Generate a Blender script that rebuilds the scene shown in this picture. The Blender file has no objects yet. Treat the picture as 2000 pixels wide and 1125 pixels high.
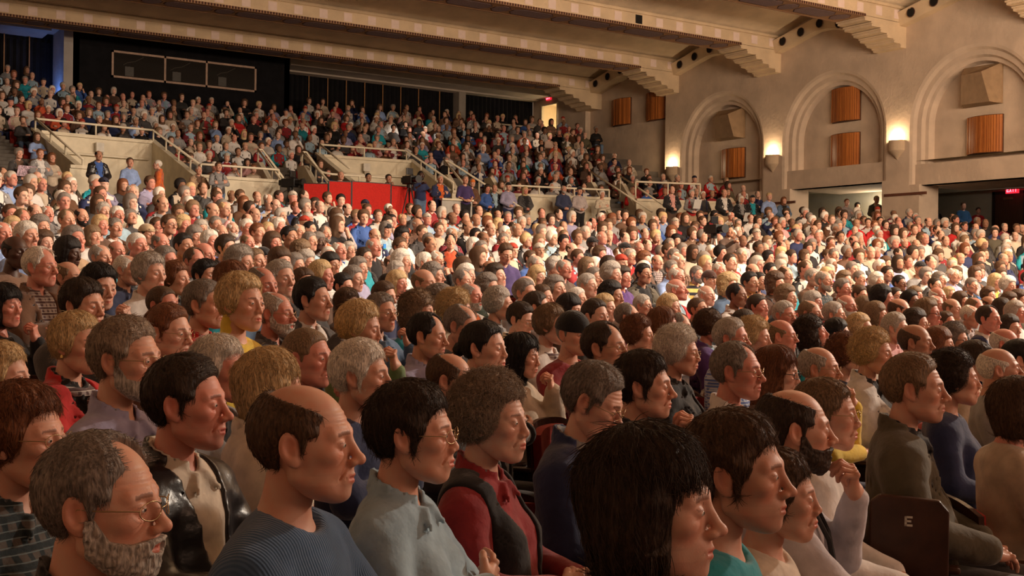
import bpy, math, random
import numpy as np
# ---------------------------------------------------------------- camera, world, light, exposure
# world axes: +X towards the arcaded side wall, +Y towards the back of the hall, origin on the floor under the photographer
SC = bpy.context.scene
COL = SC.collection
def link(o, parent=None):
    COL.objects.link(o)
    if parent is not None: o.parent = parent
    return o
HEAD_ = math.radians(33.4)
def _cam():
    F = np.array([math.sin(HEAD_), math.cos(HEAD_), 0]); R = np.array([math.cos(HEAD_), -math.sin(HEAD_), 0]); U = np.array([0, 0, 1.])
    ro = math.atan(.0125); ph = -math.atan(5.6 / 2275)
    F2 = F * math.cos(ph) + U * math.sin(ph); U2 = U * math.cos(ph) - F * math.sin(ph)
    Rr = R * math.cos(ro) + U2 * math.sin(ro); Ur = U2 * math.cos(ro) - R * math.sin(ro)
    from mathutils import Matrix
    M = Matrix(((Rr[0], Ur[0], -F2[0], 0), (Rr[1], Ur[1], -F2[1], 0), (Rr[2], Ur[2], -F2[2], 1.6), (0, 0, 0, 1)))
    c = bpy.data.cameras.new('camera'); c.sensor_width = 36; c.lens = 36 * 2275 / 2000; c.clip_end = 200; c.clip_start = .05
    o = bpy.data.objects.new('camera', c); link(o); o.matrix_world = M; SC.camera = o
    c.dof.use_dof = False
_cam()
W_ = bpy.data.worlds.new('hall_air'); W_.use_nodes = True; SC.world = W_
_b = W_.node_tree.nodes['Background']; _b.inputs[0].default_value = (.80, .52, .36, 1); _b.inputs[1].default_value = .32
def lamp(name, kind, loc, tgt, e, col, **k):
    l = bpy.data.lights.new(name, kind); l.energy = e; l.color = col
    for a, b in k.items(): setattr(l, a, b)
    o = bpy.data.objects.new(name, l); link(o); o.location = loc
    if tgt is not None:
        from mathutils import Vector
        o.rotation_euler = (Vector(tgt) - Vector(loc)).to_track_quat('-Z', 'Y').to_euler()
    return o
WARM = (1, .70, .46)
# stage-side ceiling floodlights over the audience
FL = (1, .83, .66)
lamp('flood_light', 'SPOT', (22, 3, 9.2), (8, 12.5, 1.2), 14000, FL, spot_size=math.radians(96), spot_blend=1, shadow_soft_size=.30)
lamp('flood_light', 'SPOT', (27, 8, 9.2), (15, 19, 1.6), 4600, FL, spot_size=math.radians(100), spot_blend=1, shadow_soft_size=.30)
lamp('flood_light', 'SPOT', (10, 4, 9.3), (4.5, 17, 2.0), 4600, FL, spot_size=math.radians(84), spot_blend=1, shadow_soft_size=.30)
# small ceiling slot lights that burn out a few heads on the upper tier
lamp('slot_light', 'SPOT', (20.5, 33.5, 9.45), (20.3, 38.6, 6.2), 900, (1, .90, .78), spot_size=math.radians(24), spot_blend=.5, shadow_soft_size=.05)
lamp('slot_light', 'SPOT', (25, 33.5, 9.45), (25.0, 37.6, 5.6), 420, (1, .90, .78), spot_size=math.radians(22), spot_blend=.5, shadow_soft_size=.05)
# added unseen fill light to brighten the ceiling and upper walls, and a low glow from the stage
lamp('ceiling_fill', 'AREA', (18, 7, 6.8), (18, 21, 11.0), 2600, (1, .76, .54), shape='RECTANGLE', size=14, size_y=1.5)
lamp('stage_wash', 'AREA', (15, -9, 5.5), (10, 12, 2), 900, (1, .58, .38), shape='RECTANGLE', size=10, size_y=3)
SC.view_settings.view_transform = 'Standard'; SC.view_settings.look = 'None'; SC.view_settings.gamma = 1; SC.view_settings.use_curve_mapping = False
SC.view_settings.exposure = 0.0
SC.cycles.use_denoising = True; SC.cycles.denoiser = 'OPENIMAGEDENOISE'; SC.cycles.denoising_prefilter = 'FAST'
SC.cycles.debug_use_compact_bvh = True; SC.cycles.use_auto_tile = True; SC.cycles.tile_size = 1024
SC.cycles.max_bounces = 5; SC.cycles.diffuse_bounces = 3; SC.cycles.glossy_bounces = 2; SC.cycles.transmission_bounces = 4; SC.cycles.transparent_max_bounces = 4
SC.cycles.caustics_reflective = False; SC.cycles.caustics_refractive = False; SC.cycles.sample_clamp_indirect = 4
TX, TY = 13., -10.      # the speaker's place on stage, centre of the seating arcs
RK = [8, 16, 17.5, 19, 20.5, 22, 24, 26, 28, 30, 32, 35, 37.6, 39.95, 40, 60]
FK = [-.15, -.02, .05, .24, .46, .64, .87, 1.12, 1.42, 1.75, 2.08, 2.55, 2.92, 2.92, 3.35, 10.35]
def floor_z(r): return float(np.interp(r, RK, FK))
def pol(r, deg, z=0.):
    a = math.radians(deg); return (TX + r * math.sin(a), TY + r * math.cos(a), z)
# ---------------------------------------------------------------- materials
_M = {}
def nd(t, typ, **k):
    n = t.nodes.new(typ)
    for a, b in k.items(): setattr(n, a, b)
    return n
def base_mat(name, rough=.7, spec=.3):
    m = bpy.data.materials.new(name); m.use_nodes = True; b = m.node_tree.nodes['Principled BSDF']
    b.inputs['Roughness'].default_value = rough; b.inputs['Specular IOR Level'].default_value = spec
    return m, m.node_tree, b
def noise_mix(t, b, c1, c2, scale, detail=3, coord='Object', vec_scale=None, fac=(.35, .65)):
    tc = nd(t, 'ShaderNodeTexCoord'); n = nd(t, 'ShaderNodeTexNoise'); n.inputs['Scale'].default_value = scale; n.inputs['Detail'].default_value = detail
    src = tc.outputs[coord]
    if vec_scale:
        mp = nd(t, 'ShaderNodeMapping'); mp.inputs['Scale'].default_value = vec_scale; t.links.new(src, mp.inputs[0]); src = mp.outputs[0]
    t.links.new(src, n.inputs['Vector'])
    r = nd(t, 'ShaderNodeValToRGB'); r.color_ramp.elements[0].position = fac[0]; r.color_ramp.elements[1].position = fac[1]
    r.color_ramp.elements[0].color = (*c1, 1); r.color_ramp.elements[1].color = (*c2, 1)
    t.links.new(n.outputs['Fac'], r.inputs[0]); t.links.new(r.outputs[0], b.inputs['Base Color'])
    return n, r, src
def bump(t, b, src, strength, dist=.01):
    bp = nd(t, 'ShaderNodeBump'); bp.inputs['Strength'].default_value = strength; bp.inputs['Distance'].default_value = dist
    t.links.new(src, bp.inputs['Height']); t.links.new(bp.outputs[0], b.inputs['Normal'])
def mul(c, k): return tuple(min(1, x * k) for x in c)
def plain(name, c, rough=.6, metal=0., var=.12, scale=6, bmp=.0, spec=.3):
    if name in _M: return _M[name]
    m, t, b = base_mat(name, rough, spec); b.inputs['Metallic'].default_value = metal
    n, r, s = noise_mix(t, b, mul(c, 1 - var), mul(c, 1 + var), scale)
    if bmp: bump(t, b, n.outputs['Fac'], bmp)
    _M[name] = m; return m
def glow(name, c, e):
    if name in _M: return _M[name]
    m, t, b = base_mat(name); b.inputs['Base Color'].default_value = (*c, 1); b.inputs['Emission Color'].default_value = (*c, 1); b.inputs['Emission Strength'].default_value = e
    _M[name] = m; return m
SKINS = dict(pale=(.66, .40, .30), fair=(.60, .335, .235), red=(.60, .27, .20), tan=(.44, .235, .15), brown=(.23, .115, .07), dark=(.075, .036, .024))
def obj_col(t): return nd(t, 'ShaderNodeObjectInfo').outputs['Color']
def scaled(t, col, fac_out, lo, hi, p0=.35, p1=.65):
    """an object's own colour, varied by a procedural factor"""
    q = nd(t, 'ShaderNodeMapRange'); q.inputs[1].default_value = p0; q.inputs[2].default_value = p1; q.inputs[3].default_value = lo; q.inputs[4].default_value = hi; t.links.new(fac_out, q.inputs[0])
    v = nd(t, 'ShaderNodeVectorMath', operation='SCALE'); t.links.new(col, v.inputs[0]); t.links.new(q.outputs[0], v.inputs['Scale']); return v.outputs[0]
def skin():
    if 'skin' in _M: return _M['skin']
    m, t, b = base_mat('skin', .48, .38)
    tc = nd(t, 'ShaderNodeTexCoord'); no = nd(t, 'ShaderNodeTexNoise'); no.inputs['Scale'].default_value = 38; no.inputs['Detail'].default_value = 4
    t.links.new(tc.outputs['Object'], no.inputs['Vector'])
    r = nd(t, 'ShaderNodeValToRGB'); r.color_ramp.elements[0].position = .3; r.color_ramp.elements[1].position = .7
    r.color_ramp.elements[0].color = (1, .82, .78, 1); r.color_ramp.elements[1].color = (.98, 1, 1, 1)
    t.links.new(no.outputs['Fac'], r.inputs[0])
    at = nd(t, 'ShaderNodeAttribute'); at.attribute_name = 'tone'
    x = nd(t, 'ShaderNodeMix', data_type='RGBA', blend_type='MULTIPLY'); x.inputs[0].default_value = 1
    t.links.new(r.outputs[0], x.inputs[6]); t.links.new(at.outputs['Color'], x.inputs[7])
    y = nd(t, 'ShaderNodeMix', data_type='RGBA', blend_type='MULTIPLY'); y.inputs[0].default_value = 1
    t.links.new(x.outputs[2], y.inputs[6]); t.links.new(obj_col(t), y.inputs[7]); t.links.new(y.outputs[2], b.inputs['Base Color'])
    n2 = nd(t, 'ShaderNodeTexNoise'); n2.inputs['Scale'].default_value = 420; t.links.new(tc.outputs['Object'], n2.inputs['Vector'])
    bump(t, b, n2.outputs['Fac'], .25, .0015)
    _M['skin'] = m; return m
HAIRS = dict(K=(.014, .010, .009), D=(.042, .025, .016), B=(.090, .048, .026), R=(.17, .062, .026), Y=(.56, .39, .20), T=(.30, .225, .165), L=(.20, .125, .070), G=(.21, .175, .15), S=(.42, .37, .32), W=(.72, .66, .58))
def hairm():
    if 'hair' in _M: return _M['hair']
    m, t, b = base_mat('hair', .55, .25)
    n1, r, s_ = noise_mix(t, b, (0, 0, 0), (1, 1, 1), 15, 5, 'Object', (22, 12, 3.4), (.36, .64))
    t.links.new(scaled(t, obj_col(t), n1.outputs['Fac'], .5, 1.3, .36, .64), b.inputs['Base Color'])
    bump(t, b, n1.outputs['Fac'], .7, .006)
    _M['hair'] = m; return m
CL = dict(pl=(.54, .51, .55), nv=(.022, .030, .085), bk=(.016, .014, .015), wh=(.66, .62, .58), gy=(.26, .25, .25), dg=(.060, .055, .055), rd=(.46, .020, .020), rd2=(.26, .022, .026), br=(.095, .048, .030),
    brn=(.12, .055, .028), brn2=(.20, .115, .075), bg=(.50, .40, .30), lv=(.32, .30, .44), lb=(.30, .42, .50), lb2=(.26, .36, .62), bl=(.055, .105, .19), blue=(.05, .11, .34), blue2=(.03, .10, .24), gn=(.15, .22, .10),
    green=(.035, .05, .035), green2=(.05, .12, .07), yw=(.72, .52, .07), te=(.02, .27, .33), ma=(.19, .028, .038), pk=(.66, .36, .36), pink=(.60, .30, .26), ol=(.085, .072, .045), ol2=(.10, .085, .060), cr=(.66, .57, .46),
    cream=(.60, .52, .40), purple=(.055, .035, .12), violet=(.085, .035, .16), orange=(.42, .10, .02), brown2=(.085, .050, .035), br2=(.15, .085, .055), tan=(.42, .28, .17), denim=(.10, .16, .26), navysh=(.035, .042, .085),
    bplaid=(.30, .36, .50), rplaid=(.26, .10, .10), plaid=(.10, .085, .075), plaid2=(.32, .27, .26), stripe=(.50, .44, .42), ystripe=(.70, .48, .14), rain=(.5, .5, .5), **{'or': (.62, .13, .03), 'or2': (.58, .10, .04)})
CN = dict(pl='pale', nv='navy', bk='black', wh='white', gy='grey', dg='dark grey', rd='red', rd2='dark red', br='dark brown', brn='brown', brn2='tan brown', bg='beige', lv='lavender', lb='light blue', lb2='light blue', bl='blue', blue='blue', blue2='blue', gn='green',
    green='dark green', green2='green', yw='yellow', te='teal', ma='maroon', pk='pink', pink='pink', ol='olive', ol2='olive', cr='cream', cream='cream', purple='purple', violet='purple', orange='orange', brown2='brown', br2='brown', tan='tan', denim='denim', navysh='navy', bplaid='blue plaid', rplaid='red plaid', plaid='dark plaid', plaid2='plaid', stripe='striped', ystripe='yellow striped', or2='orange')
PATTERNED = ('bplaid', 'rplaid', 'plaid', 'plaid2', 'stripe', 'ystripe')
def cloth(k, leather=False, knit=False):
    own = k in PATTERNED
    n = 'cloth' + ('_' + k if own else '') + ('_leather' if leather else '') + ('_knit' if knit else '')
    if n in _M: return _M[n]
    c = CL[k]; m, t, b = base_mat(n, .32 if leather else .85, .5 if leather else .2)
    if not leather:
        b.inputs['Sheen Weight'].default_value = .25; b.inputs['Sheen Roughness'].default_value = .5
    n1, r, s = noise_mix(t, b, mul(c, .86), mul(c, 1.14), 14, 4)
    if not own: t.links.new(scaled(t, obj_col(t), n1.outputs['Fac'], .86, 1.14), b.inputs['Base Color'])
    tc = nd(t, 'ShaderNodeTexCoord')
    def wave(direction, scale, prof='SIN'):
        w = nd(t, 'ShaderNodeTexWave', bands_direction=direction, wave_profile=prof); w.inputs['Scale'].default_value = scale; w.inputs['Distortion'].default_value = .3
        t.links.new(tc.outputs['Object'], w.inputs['Vector']); return w
    def over(fac_out, col, lo, hi):
        q = nd(t, 'ShaderNodeMapRange'); q.inputs[1].default_value = lo; q.inputs[2].default_value = hi; t.links.new(fac_out, q.inputs[0])
        x = nd(t, 'ShaderNodeMix', data_type='RGBA'); x.inputs[7].default_value = (*col, 1); t.links.new(q.outputs[0], x.inputs[0])
        t.links.new(b.inputs['Base Color'].links[0].from_socket, x.inputs[6]); t.links.new(x.outputs[2], b.inputs['Base Color'])
    if k in ('bplaid', 'rplaid', 'plaid', 'plaid2'):
        c2 = dict(bplaid=(.08, .12, .30), rplaid=(.10, .05, .06), plaid=(.02, .03, .035), plaid2=(.10, .06, .06))[k]; c3 = dict(bplaid=(.62, .60, .52), rplaid=(.42, .3, .28), plaid=(.13, .17, .18), plaid2=(.60, .56, .52))[k]
        over(wave('X', 9).outputs['Fac'], c2, .55, .75); over(wave('Z', 9).outputs['Fac'], c2, .60, .8); over(wave('Z', 18).outputs['Fac'], c3, .93, .97)
    if k in ('stripe', 'wh2'): over(wave('X', 22).outputs['Fac'], (.26, .2, .22), .7, .85)
    if k == 'ystripe': over(wave('Z', 3.2).outputs['Fac'], (.02, .02, .03), .55, .62)
    if knit:
        w = wave('X', 46); bump(t, b, w.outputs['Fac'], .35, .004)
    else:
        n2 = nd(t, 'ShaderNodeTexNoise'); n2.inputs['Scale'].default_value = 26 if leather else 60; n2.inputs['Detail'].default_value = 5
        t.links.new(tc.outputs['Object'], n2.inputs['Vector']); bump(t, b, n2.outputs['Fac'], .35, .008)
    _M[n] = m; return m
def plaster(name, c, sc=1.6):
    if name in _M: return _M[name]
    m, t, b = base_mat(name, .92, .1)
    n, r, s = noise_mix(t, b, mul(c, .90), mul(c, 1.07), sc, 6)
    n2 = nd(t, 'ShaderNodeTexNoise'); n2.inputs['Scale'].default_value = 9; n2.inputs['Detail'].default_value = 6; t.links.new(s, n2.inputs['Vector'])
    bump(t, b, n2.outputs['Fac'], .35, .03); _M[name] = m; return m
def woodm(name, c, c2, vs=(30, 30, 1.2), rough=.4, sc=2.):
    if name in _M: return _M[name]
    m, t, b = base_mat(name, rough, .4)
    n, r, s = noise_mix(t, b, c, c2, sc, 4, 'Object', vs); bump(t, b, n.outputs['Fac'], .2, .004); _M[name] = m; return m
# ---------------------------------------------------------------- implicit surfaces -> meshes
def v3(*a): return np.array(a, dtype=np.float64)
def s_ell(p, c, r):
    q = (p - np.asarray(c)) / np.asarray(r)
    k0 = np.sqrt((q * q).sum(-1)) + 1e-9
    k1 = np.sqrt(((q / np.asarray(r)) ** 2).sum(-1)) + 1e-9
    return k0 * (k0 - 1.0) / k1
def s_cap(p, a, b, ra, rb=None):
    rb = ra if rb is None else rb
    a = np.asarray(a, float); b = np.asarray(b, float); ba = b - a
    t = np.clip(((p - a) @ ba) / (ba @ ba + 1e-12), 0, 1)
    d = p - a - t[..., None] * ba
    return np.sqrt((d * d).sum(-1)) - (ra + (rb - ra) * t)
def s_box(p, c, h, r=0.0):
    q = np.abs(p - np.asarray(c)) - (np.asarray(h) - r)
    return np.sqrt((np.maximum(q, 0) ** 2).sum(-1)) + np.minimum(q.max(-1), 0) - r
def s_poly(x, y, pts):
    P = np.asarray(pts, float); n = len(P)
    d = np.full(x.shape, 1e9); s = np.ones(x.shape)
    for i in range(n):
        a = P[i]; b = P[i - 1]; ex, ey = b - a
        wx = x - a[0]; wy = y - a[1]
        t = np.clip((wx * ex + wy * ey) / (ex * ex + ey * ey), 0, 1)
        d = np.minimum(d, (wx - ex * t) ** 2 + (wy - ey * t) ** 2)
        c1 = y >= a[1]; c2 = y < b[1]; c3 = ex * wy > ey * wx
        s = np.where((c1 & c2 & c3) | (~c1 & ~c2 & ~c3), -s, s)
    return s * np.sqrt(d)
def u_(a, b, k):
    h = np.maximum(k - np.abs(a - b), 0) / k
    return np.minimum(a, b) - h * h * k * .25
def n_(a, b, k): return -u_(-a, -b, k)
def sub_(a, b, k): return n_(a, -b, k)
_RL = np.random.RandomState(11).rand(32, 32, 32) * 2 - 1
def vnoise(p):
    i = np.floor(p).astype(int); f = p - i; f = f * f * (3 - 2 * f); i = i & 31; j = (i + 1) & 31
    x0, y0, z0 = i[..., 0], i[..., 1], i[..., 2]; x1, y1, z1 = j[..., 0], j[..., 1], j[..., 2]
    fx, fy, fz = f[..., 0], f[..., 1], f[..., 2]; L = _RL
    a = L[x0, y0, z0] * (1 - fx) + L[x1, y0, z0] * fx; b = L[x0, y1, z0] * (1 - fx) + L[x1, y1, z0] * fx
    c = L[x0, y0, z1] * (1 - fx) + L[x1, y0, z1] * fx; d = L[x0, y1, z1] * (1 - fx) + L[x1, y1, z1] * fx
    return (a * (1 - fy) + b * fy) * (1 - fz) + (c * (1 - fy) + d * fy) * fz
def surf(fn, lo, hi, h, B=6):
    """naive surface nets, evaluated only in blocks near the surface"""
    lo = np.asarray(lo, float); hi = np.asarray(hi, float)
    nb = np.ceil((hi - lo) / (h * B)).astype(int) + 1
    ax = [lo[i] + (np.arange(nb[i]) + .5) * h * B for i in range(3)]
    G = np.stack(np.meshgrid(*ax, indexing='ij'), -1)
    cf = fn(G)
    near = np.abs(cf) < h * B * 1.35
    N = nb * B
    F = np.repeat(np.repeat(np.repeat(np.where(cf > 0, 1., -1.) * 9, B, 0), B, 1), B, 2).astype(np.float32)
    bi = np.argwhere(near)
    loc = np.stack(np.meshgrid(*[np.arange(B)] * 3, indexing='ij'), -1).reshape(-1, 3)
    for k in range(0, len(bi), 1500):
        idx = (bi[k:k + 1500, None, :] * B + loc[None]).reshape(-1, 3)
        val = fn(lo + idx * h)
        F[idx[:, 0], idx[:, 1], idx[:, 2]] = val
    S = F < 0
    c = S[:-1, :-1, :-1].astype(np.int8)
    cnt = np.zeros(c.shape, np.int8)
    for dx in (0, 1):
        for dy in (0, 1):
            for dz in (0, 1):
                cnt += S[dx:dx + c.shape[0], dy:dy + c.shape[1], dz:dz + c.shape[2]]
    act = (cnt > 0) & (cnt < 8)
    ci = np.argwhere(act); vid = -np.ones(act.shape, np.int64); vid[act] = np.arange(len(ci))
    acc = np.zeros((len(ci), 3)); num = np.zeros(len(ci))
    x, y, z = ci.T
    for d in range(3):
        o1, o2 = [k for k in range(3) if k != d]
        for a in (0, 1):
            for b in (0, 1):
                st = [0, 0, 0]; st[o1] = a; st[o2] = b; en = list(st); en[d] = 1
                f0 = F[x + st[0], y + st[1], z + st[2]]; f1 = F[x + en[0], y + en[1], z + en[2]]
                m = (f0 < 0) != (f1 < 0)
                t = np.where(m, f0 / np.where(m, f0 - f1, 1), 0)
                pos = np.zeros((len(ci), 3)); pos[:, d] = t; pos[:, o1] = a; pos[:, o2] = b
                acc += pos * m[:, None]; num += m
    V = lo + (ci + acc / num[:, None]) * h
    Q = []
    for d in range(3):
        o1, o2 = [k for k in range(3) if k != d]
        if d == 1: o1, o2 = o2, o1
        sl0 = [slice(1, -1)] * 3; sl0[d] = slice(0, -1); sl1 = [slice(1, -1)] * 3; sl1[d] = slice(1, None)
        A = S[tuple(sl0)]; Bq = S[tuple(sl1)]
        for flip in (0, 1):
            e = np.argwhere((A & ~Bq) if flip else (~A & Bq))
            off = np.ones(3, int); off[d] = 0; e = e + off
            def cell(da, db):
                q = e.copy(); q[:, o1] += da; q[:, o2] += db; return vid[q[:, 0], q[:, 1], q[:, 2]]
            q = np.stack([cell(-1, -1), cell(0, -1), cell(0, 0), cell(-1, 0)], 1)
            if flip == 0: q = q[:, ::-1]
            Q.append(q)
    Q = np.concatenate(Q)
    Q = Q[(Q >= 0).all(1)]
    return V, Q
def mesh_np(name, V, Q, mats=(), mi=None, col=None, smooth=True):
    me = bpy.data.meshes.new(name)
    V = np.asarray(V, np.float32)
    if isinstance(Q, list): # mixed sizes
        tot = np.array([len(q) for q in Q]); flat = np.concatenate([np.asarray(q) for q in Q])
    else:
        tot = np.full(len(Q), Q.shape[1]); flat = Q.ravel()
    me.vertices.add(len(V)); me.vertices.foreach_set('co', V.ravel())
    me.loops.add(len(flat)); me.loops.foreach_set('vertex_index', flat.astype(np.int32))
    me.polygons.add(len(tot)); me.polygons.foreach_set('loop_start', np.concatenate([[0], np.cumsum(tot)[:-1]]).astype(np.int32))
    me.polygons.foreach_set('loop_total', tot.astype(np.int32))
    if smooth: me.polygons.foreach_set('use_smooth', np.ones(len(tot), bool))
    if mi is not None: me.polygons.foreach_set('material_index', np.asarray(mi, np.int32))
    for m in mats: me.materials.append(m)
    if col is not None:
        a = me.color_attributes.new('tone', 'FLOAT_COLOR' if len(V) < 60000 else 'BYTE_COLOR', 'POINT')
        a.data.foreach_set('color', np.asarray(col, np.float32).ravel())
    me.update()
    return me
def cat_m(L):
    """join (V,Q,mi,col) tuples"""
    V = []; Q = []; MI = []; CO = []; n = 0
    for v, q, mi, co in L:
        V.append(v); Q.append(q + n); MI.append(np.full(len(q), mi) if np.isscalar(mi) else mi)
        CO.append(np.tile(np.asarray(co, float), (len(v), 1)) if np.ndim(co) == 1 else co); n += len(v)
    return np.concatenate(V), np.concatenate(Q), np.concatenate(MI), np.concatenate(CO)
def rotm(ax, ang):
    c, s = math.cos(ang), math.sin(ang)
    return {'x': np.array([[1, 0, 0], [0, c, -s], [0, s, c]]), 'y': np.array([[c, 0, s], [0, 1, 0], [-s, 0, c]]), 'z': np.array([[c, -s, 0], [s, c, 0], [0, 0, 1]])}[ax]
# ---------------------------------------------------------------- heads
# local frame: x = the figure's right, y = forward, z = up, origin at the head's centre (0.235 m chin to crown)
def mir(p):
    q = p.copy(); q[..., 0] = np.abs(q[..., 0]); return q
def scalp(p): return u_(s_ell(p, (0, -.018, .030), (.0765, .0985, .087)), s_ell(p, (0, .018, .0), (.066, .068, .080)), .03)
def head_sdf(p, fem=0., age=0., thin=0.):
    q = mir(p)
    d = s_ell(p, (0, -.018, .030), (.0755, .0975, .086))
    d = u_(d, s_ell(p, (0, .022, -.020), (.062 + .004 * (1 - fem) - .004 * thin, .064, .082)), .03)
    d = u_(d, s_ell(p, (0, .036, -.072), (.050 - .006 * fem + .004 * age, .044, .036)), .03)
    d = u_(d, s_cap(q, (.050 - .003 * fem, -.004, -.062), (.016, .058, -.096), .017, .018), .022)
    d = u_(d, s_ell(p, (0, .074 - .005 * fem, -.098), (.019, .016, .016)), .022)
    d = u_(d, s_ell(q, (.043, .058, -.016), (.021, .020, .017)), .02)
    d = u_(d, s_cap(q, (.012, .081, .024), (.044, .066, .022), .0095 - .004 * fem), .016)
    d = sub_(d, s_ell(q, (.031, .096, .004), (.019, .018, .0125)), .014)
    d = u_(d, s_ell(q, (.030, .0745, .003), (.0165, .0135, .0115)), .006)
    d = u_(d, s_cap(p, (0, .085, .014), (0, .106 - .006 * fem, -.026), .0072 - .001 * fem, .0098 + .001 * age - .0014 * fem), .012)
    d = u_(d, s_ell(p, (0, .110 - .009 * fem, -.030 + .001 * fem), (.0115 - .0018 * fem, .0118 - .002 * fem, .0100 + .001 * age - .0012 * fem)), .008)
    d = u_(d, s_ell(q, (.0135 - .0015 * fem, .098 - .004 * fem, -.035), (.0075, .0110, .0080)), .006)
    d = sub_(d, s_ell(q, (.0065, .104 - .005 * fem, -.0435), (.004, .006, .004)), .004)
    d = u_(d, s_ell(p, (0, .068, -.062), (.031, .029, .026)), .018)
    d = u_(d, s_cap(q, (0, .0955, -.0605), (.019, .083, -.064), .0048 + .001 * fem, .0028), .006)
    d = u_(d, s_cap(q, (0, .0935, -.0725), (.017, .082, -.0665), .0056 + .001 * fem, .003), .006)
    d = sub_(d, s_cap(q, (0, .1010, -.0662), (.023, .084, -.0655), .0022, .0018), .004)
    if age > 0: # nasolabial folds, eye bags, brow lines, jowls
        d = sub_(d, s_cap(q, (.019, .092, -.036), (.031, .076, -.066), .0022), .007)
        d = sub_(d, s_cap(q, (.018, .088, -.011), (.040, .074, -.010), .0018), .006)
        d = d - .0009 * age * np.exp(-((p[..., 1] - .07) / .03) ** 2) * np.sin(p[..., 2] * 520) * (p[..., 2] > .035) * (p[..., 2] < .075)
        d = u_(d, s_ell(q, (.036, .050, -.086), (.016, .018, .014)), .018)
    # ears
    c, s = math.cos(.35), math.sin(.35)
    e = q - np.array([.0745, -.010, -.004]); ex = e[..., 0] * c + e[..., 1] * s; ey = -e[..., 0] * s + e[..., 1] * c
    e2 = np.stack([ex, ey * math.cos(.15) + e[..., 2] * math.sin(.15), -ey * math.sin(.15) + e[..., 2] * math.cos(.15)], -1)
    ear = s_ell(e2, (.004, -.004, .003), (.0075, .0195, .0325))
    ear = u_(ear, s_ell(e2, (.002, .002, -.026), (.006, .010, .011)), .008)
    ear = sub_(ear, s_ell(e2, (.0125, -.002, .005), (.0085, .0120, .0205)), .004)
    ear = u_(ear, s_ell(e2, (.003, .007, -.003), (.006, .007, .010)), .005)
    return u_(d, ear, .008)
def mk_head(res, fem, age, thin, sl=.62):
    V, Q = surf(lambda p: head_sdf(p, fem, age, thin), (-.105, -.135, -.135), (.105, .14, .135), res)
    x, y, z = np.abs(V[:, 0]), V[:, 1], V[:, 2]
    C = np.ones((len(V), 4))
    def tint(m, c): C[:, :3] = C[:, :3] * (1 - m[:, None]) + np.asarray(c) * m[:, None]
    g = lambda cx, cy, cz, s: np.exp(-(((x - cx) ** 2 + (y - cy) ** 2 + (z - cz) ** 2) / s ** 2))
    tint(.55 * g(.040, .070, -.028, .022), (1.1, .78, .72))
    tint(.6 * g(0, .115, -.034, .016), (1.1, .74, .68))
    tint(.5 * (g(.078, -.012, 0, .03)), (1.12, .72, .66))
    tint(np.clip(.95 * (np.abs(z + .0665) < .0085) * (x < .021) * (y > .078), 0, 1) * (1 - (x / .024) ** 2).clip(0, 1), (.92 + .1 * fem, .50, .50))
    if fem < .5: tint(.22 * np.clip((-.040 - z) / .02, 0, 1) * np.clip((y - .0) / .03, 0, 1) * (np.abs(z + .0665) > .009), (.62, .62, .68))
    # brows are hair of the face, coloured where they grow
    bz = .0225 + .16 * (.028 - x) * (x > .03); brow = (np.abs(z - bz - .003) < .0042 - .0012 * fem) * (x > .011) * (x < .046) * (y > .05)
    tint(.8 * brow, (.30, .24, .20))
    tint(.55 * (np.abs(z - .0065) < .0022) * (x > .016) * (x < .044) * (y > .074), (.30, .2, .18)) # lash line
    parts = [(V, Q, 0, C)]
    # eyeballs show between the lids
    for sx in (-1, 1):
        u, v = np.meshgrid(np.linspace(0, 2 * np.pi, 17)[:-1], np.linspace(0.02, 1.5, 9))
        nx = np.sin(v) * np.cos(u); nz = np.sin(v) * np.sin(u); ny = np.cos(v)
        P = np.stack([sx * .0305 + .0122 * nx, .0768 + .0122 * ny, .0020 + .0072 * nz], -1).reshape(-1, 3)
        q = []
        for i in range(8):
            for j in range(16): q.append([i * 16 + j, (i + 1) * 16 + j, (i + 1) * 16 + (j + 1) % 16, i * 16 + (j + 1) % 16])
        q = np.array(q); vv = v.reshape(-1); cc = np.ones((len(P), 4)); cc[:, :3] = (.62, .56, .52)
        cc[vv < .52, :3] = (.10, .07, .05); cc[vv < .22, :3] = (.01, .01, .01)
        parts.append((P, q, 1, cc))
    return cat_m(parts)
# ---------------------------------------------------------------- hair
P_SHORT = [(.077, .14), (.074, .088), (.056, .062), (.047, .046), (.043, .022), (.024, .016), (.017, -.012), (.008, -.014), (.005, .012), (-.004, .026), (-.024, .024), (-.034, -.010), (-.044, -.050), (-.062, -.074), (-.13, -.080), (-.17, .0), (-.15, .17), (.02, .19)]
P_BOY = [(.080, .14), (.080, .080), (.062, .058), (.048, .040), (.038, .010), (.026, -.004), (.020, -.034), (.008, -.036), (.004, .006), (-.008, .016), (-.024, .012), (-.034, -.020), (-.044, -.066), (-.062, -.090), (-.13, -.094), (-.17, .0), (-.15, .17), (.02, .19)]
P_WOM = [(.080, .14), (.079, .078), (.060, .060), (.046, .036), (.038, .0), (.018, -.030), (.0, -.044), (-.03, -.06), (-.052, -.086), (-.13, -.094), (-.19, .0), (-.17, .19), (.03, .20)]
P_BOB = [(.088, .14), (.090, .062), (.072, .046), (.050, .034), (.042, -.02), (.040, -.070), (.026, -.108), (-.03, -.116), (-.14, -.112), (-.19, .0), (-.17, .19), (.03, .20)]
P_LONG = [(.084, .14), (.082, .070), (.062, .048), (.046, .0), (.044, -.090), (.040, -.19), (.0, -.27), (-.13, -.28), (-.17, -.10), (-.19, .0), (-.17, .19), (.03, .20)]
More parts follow.
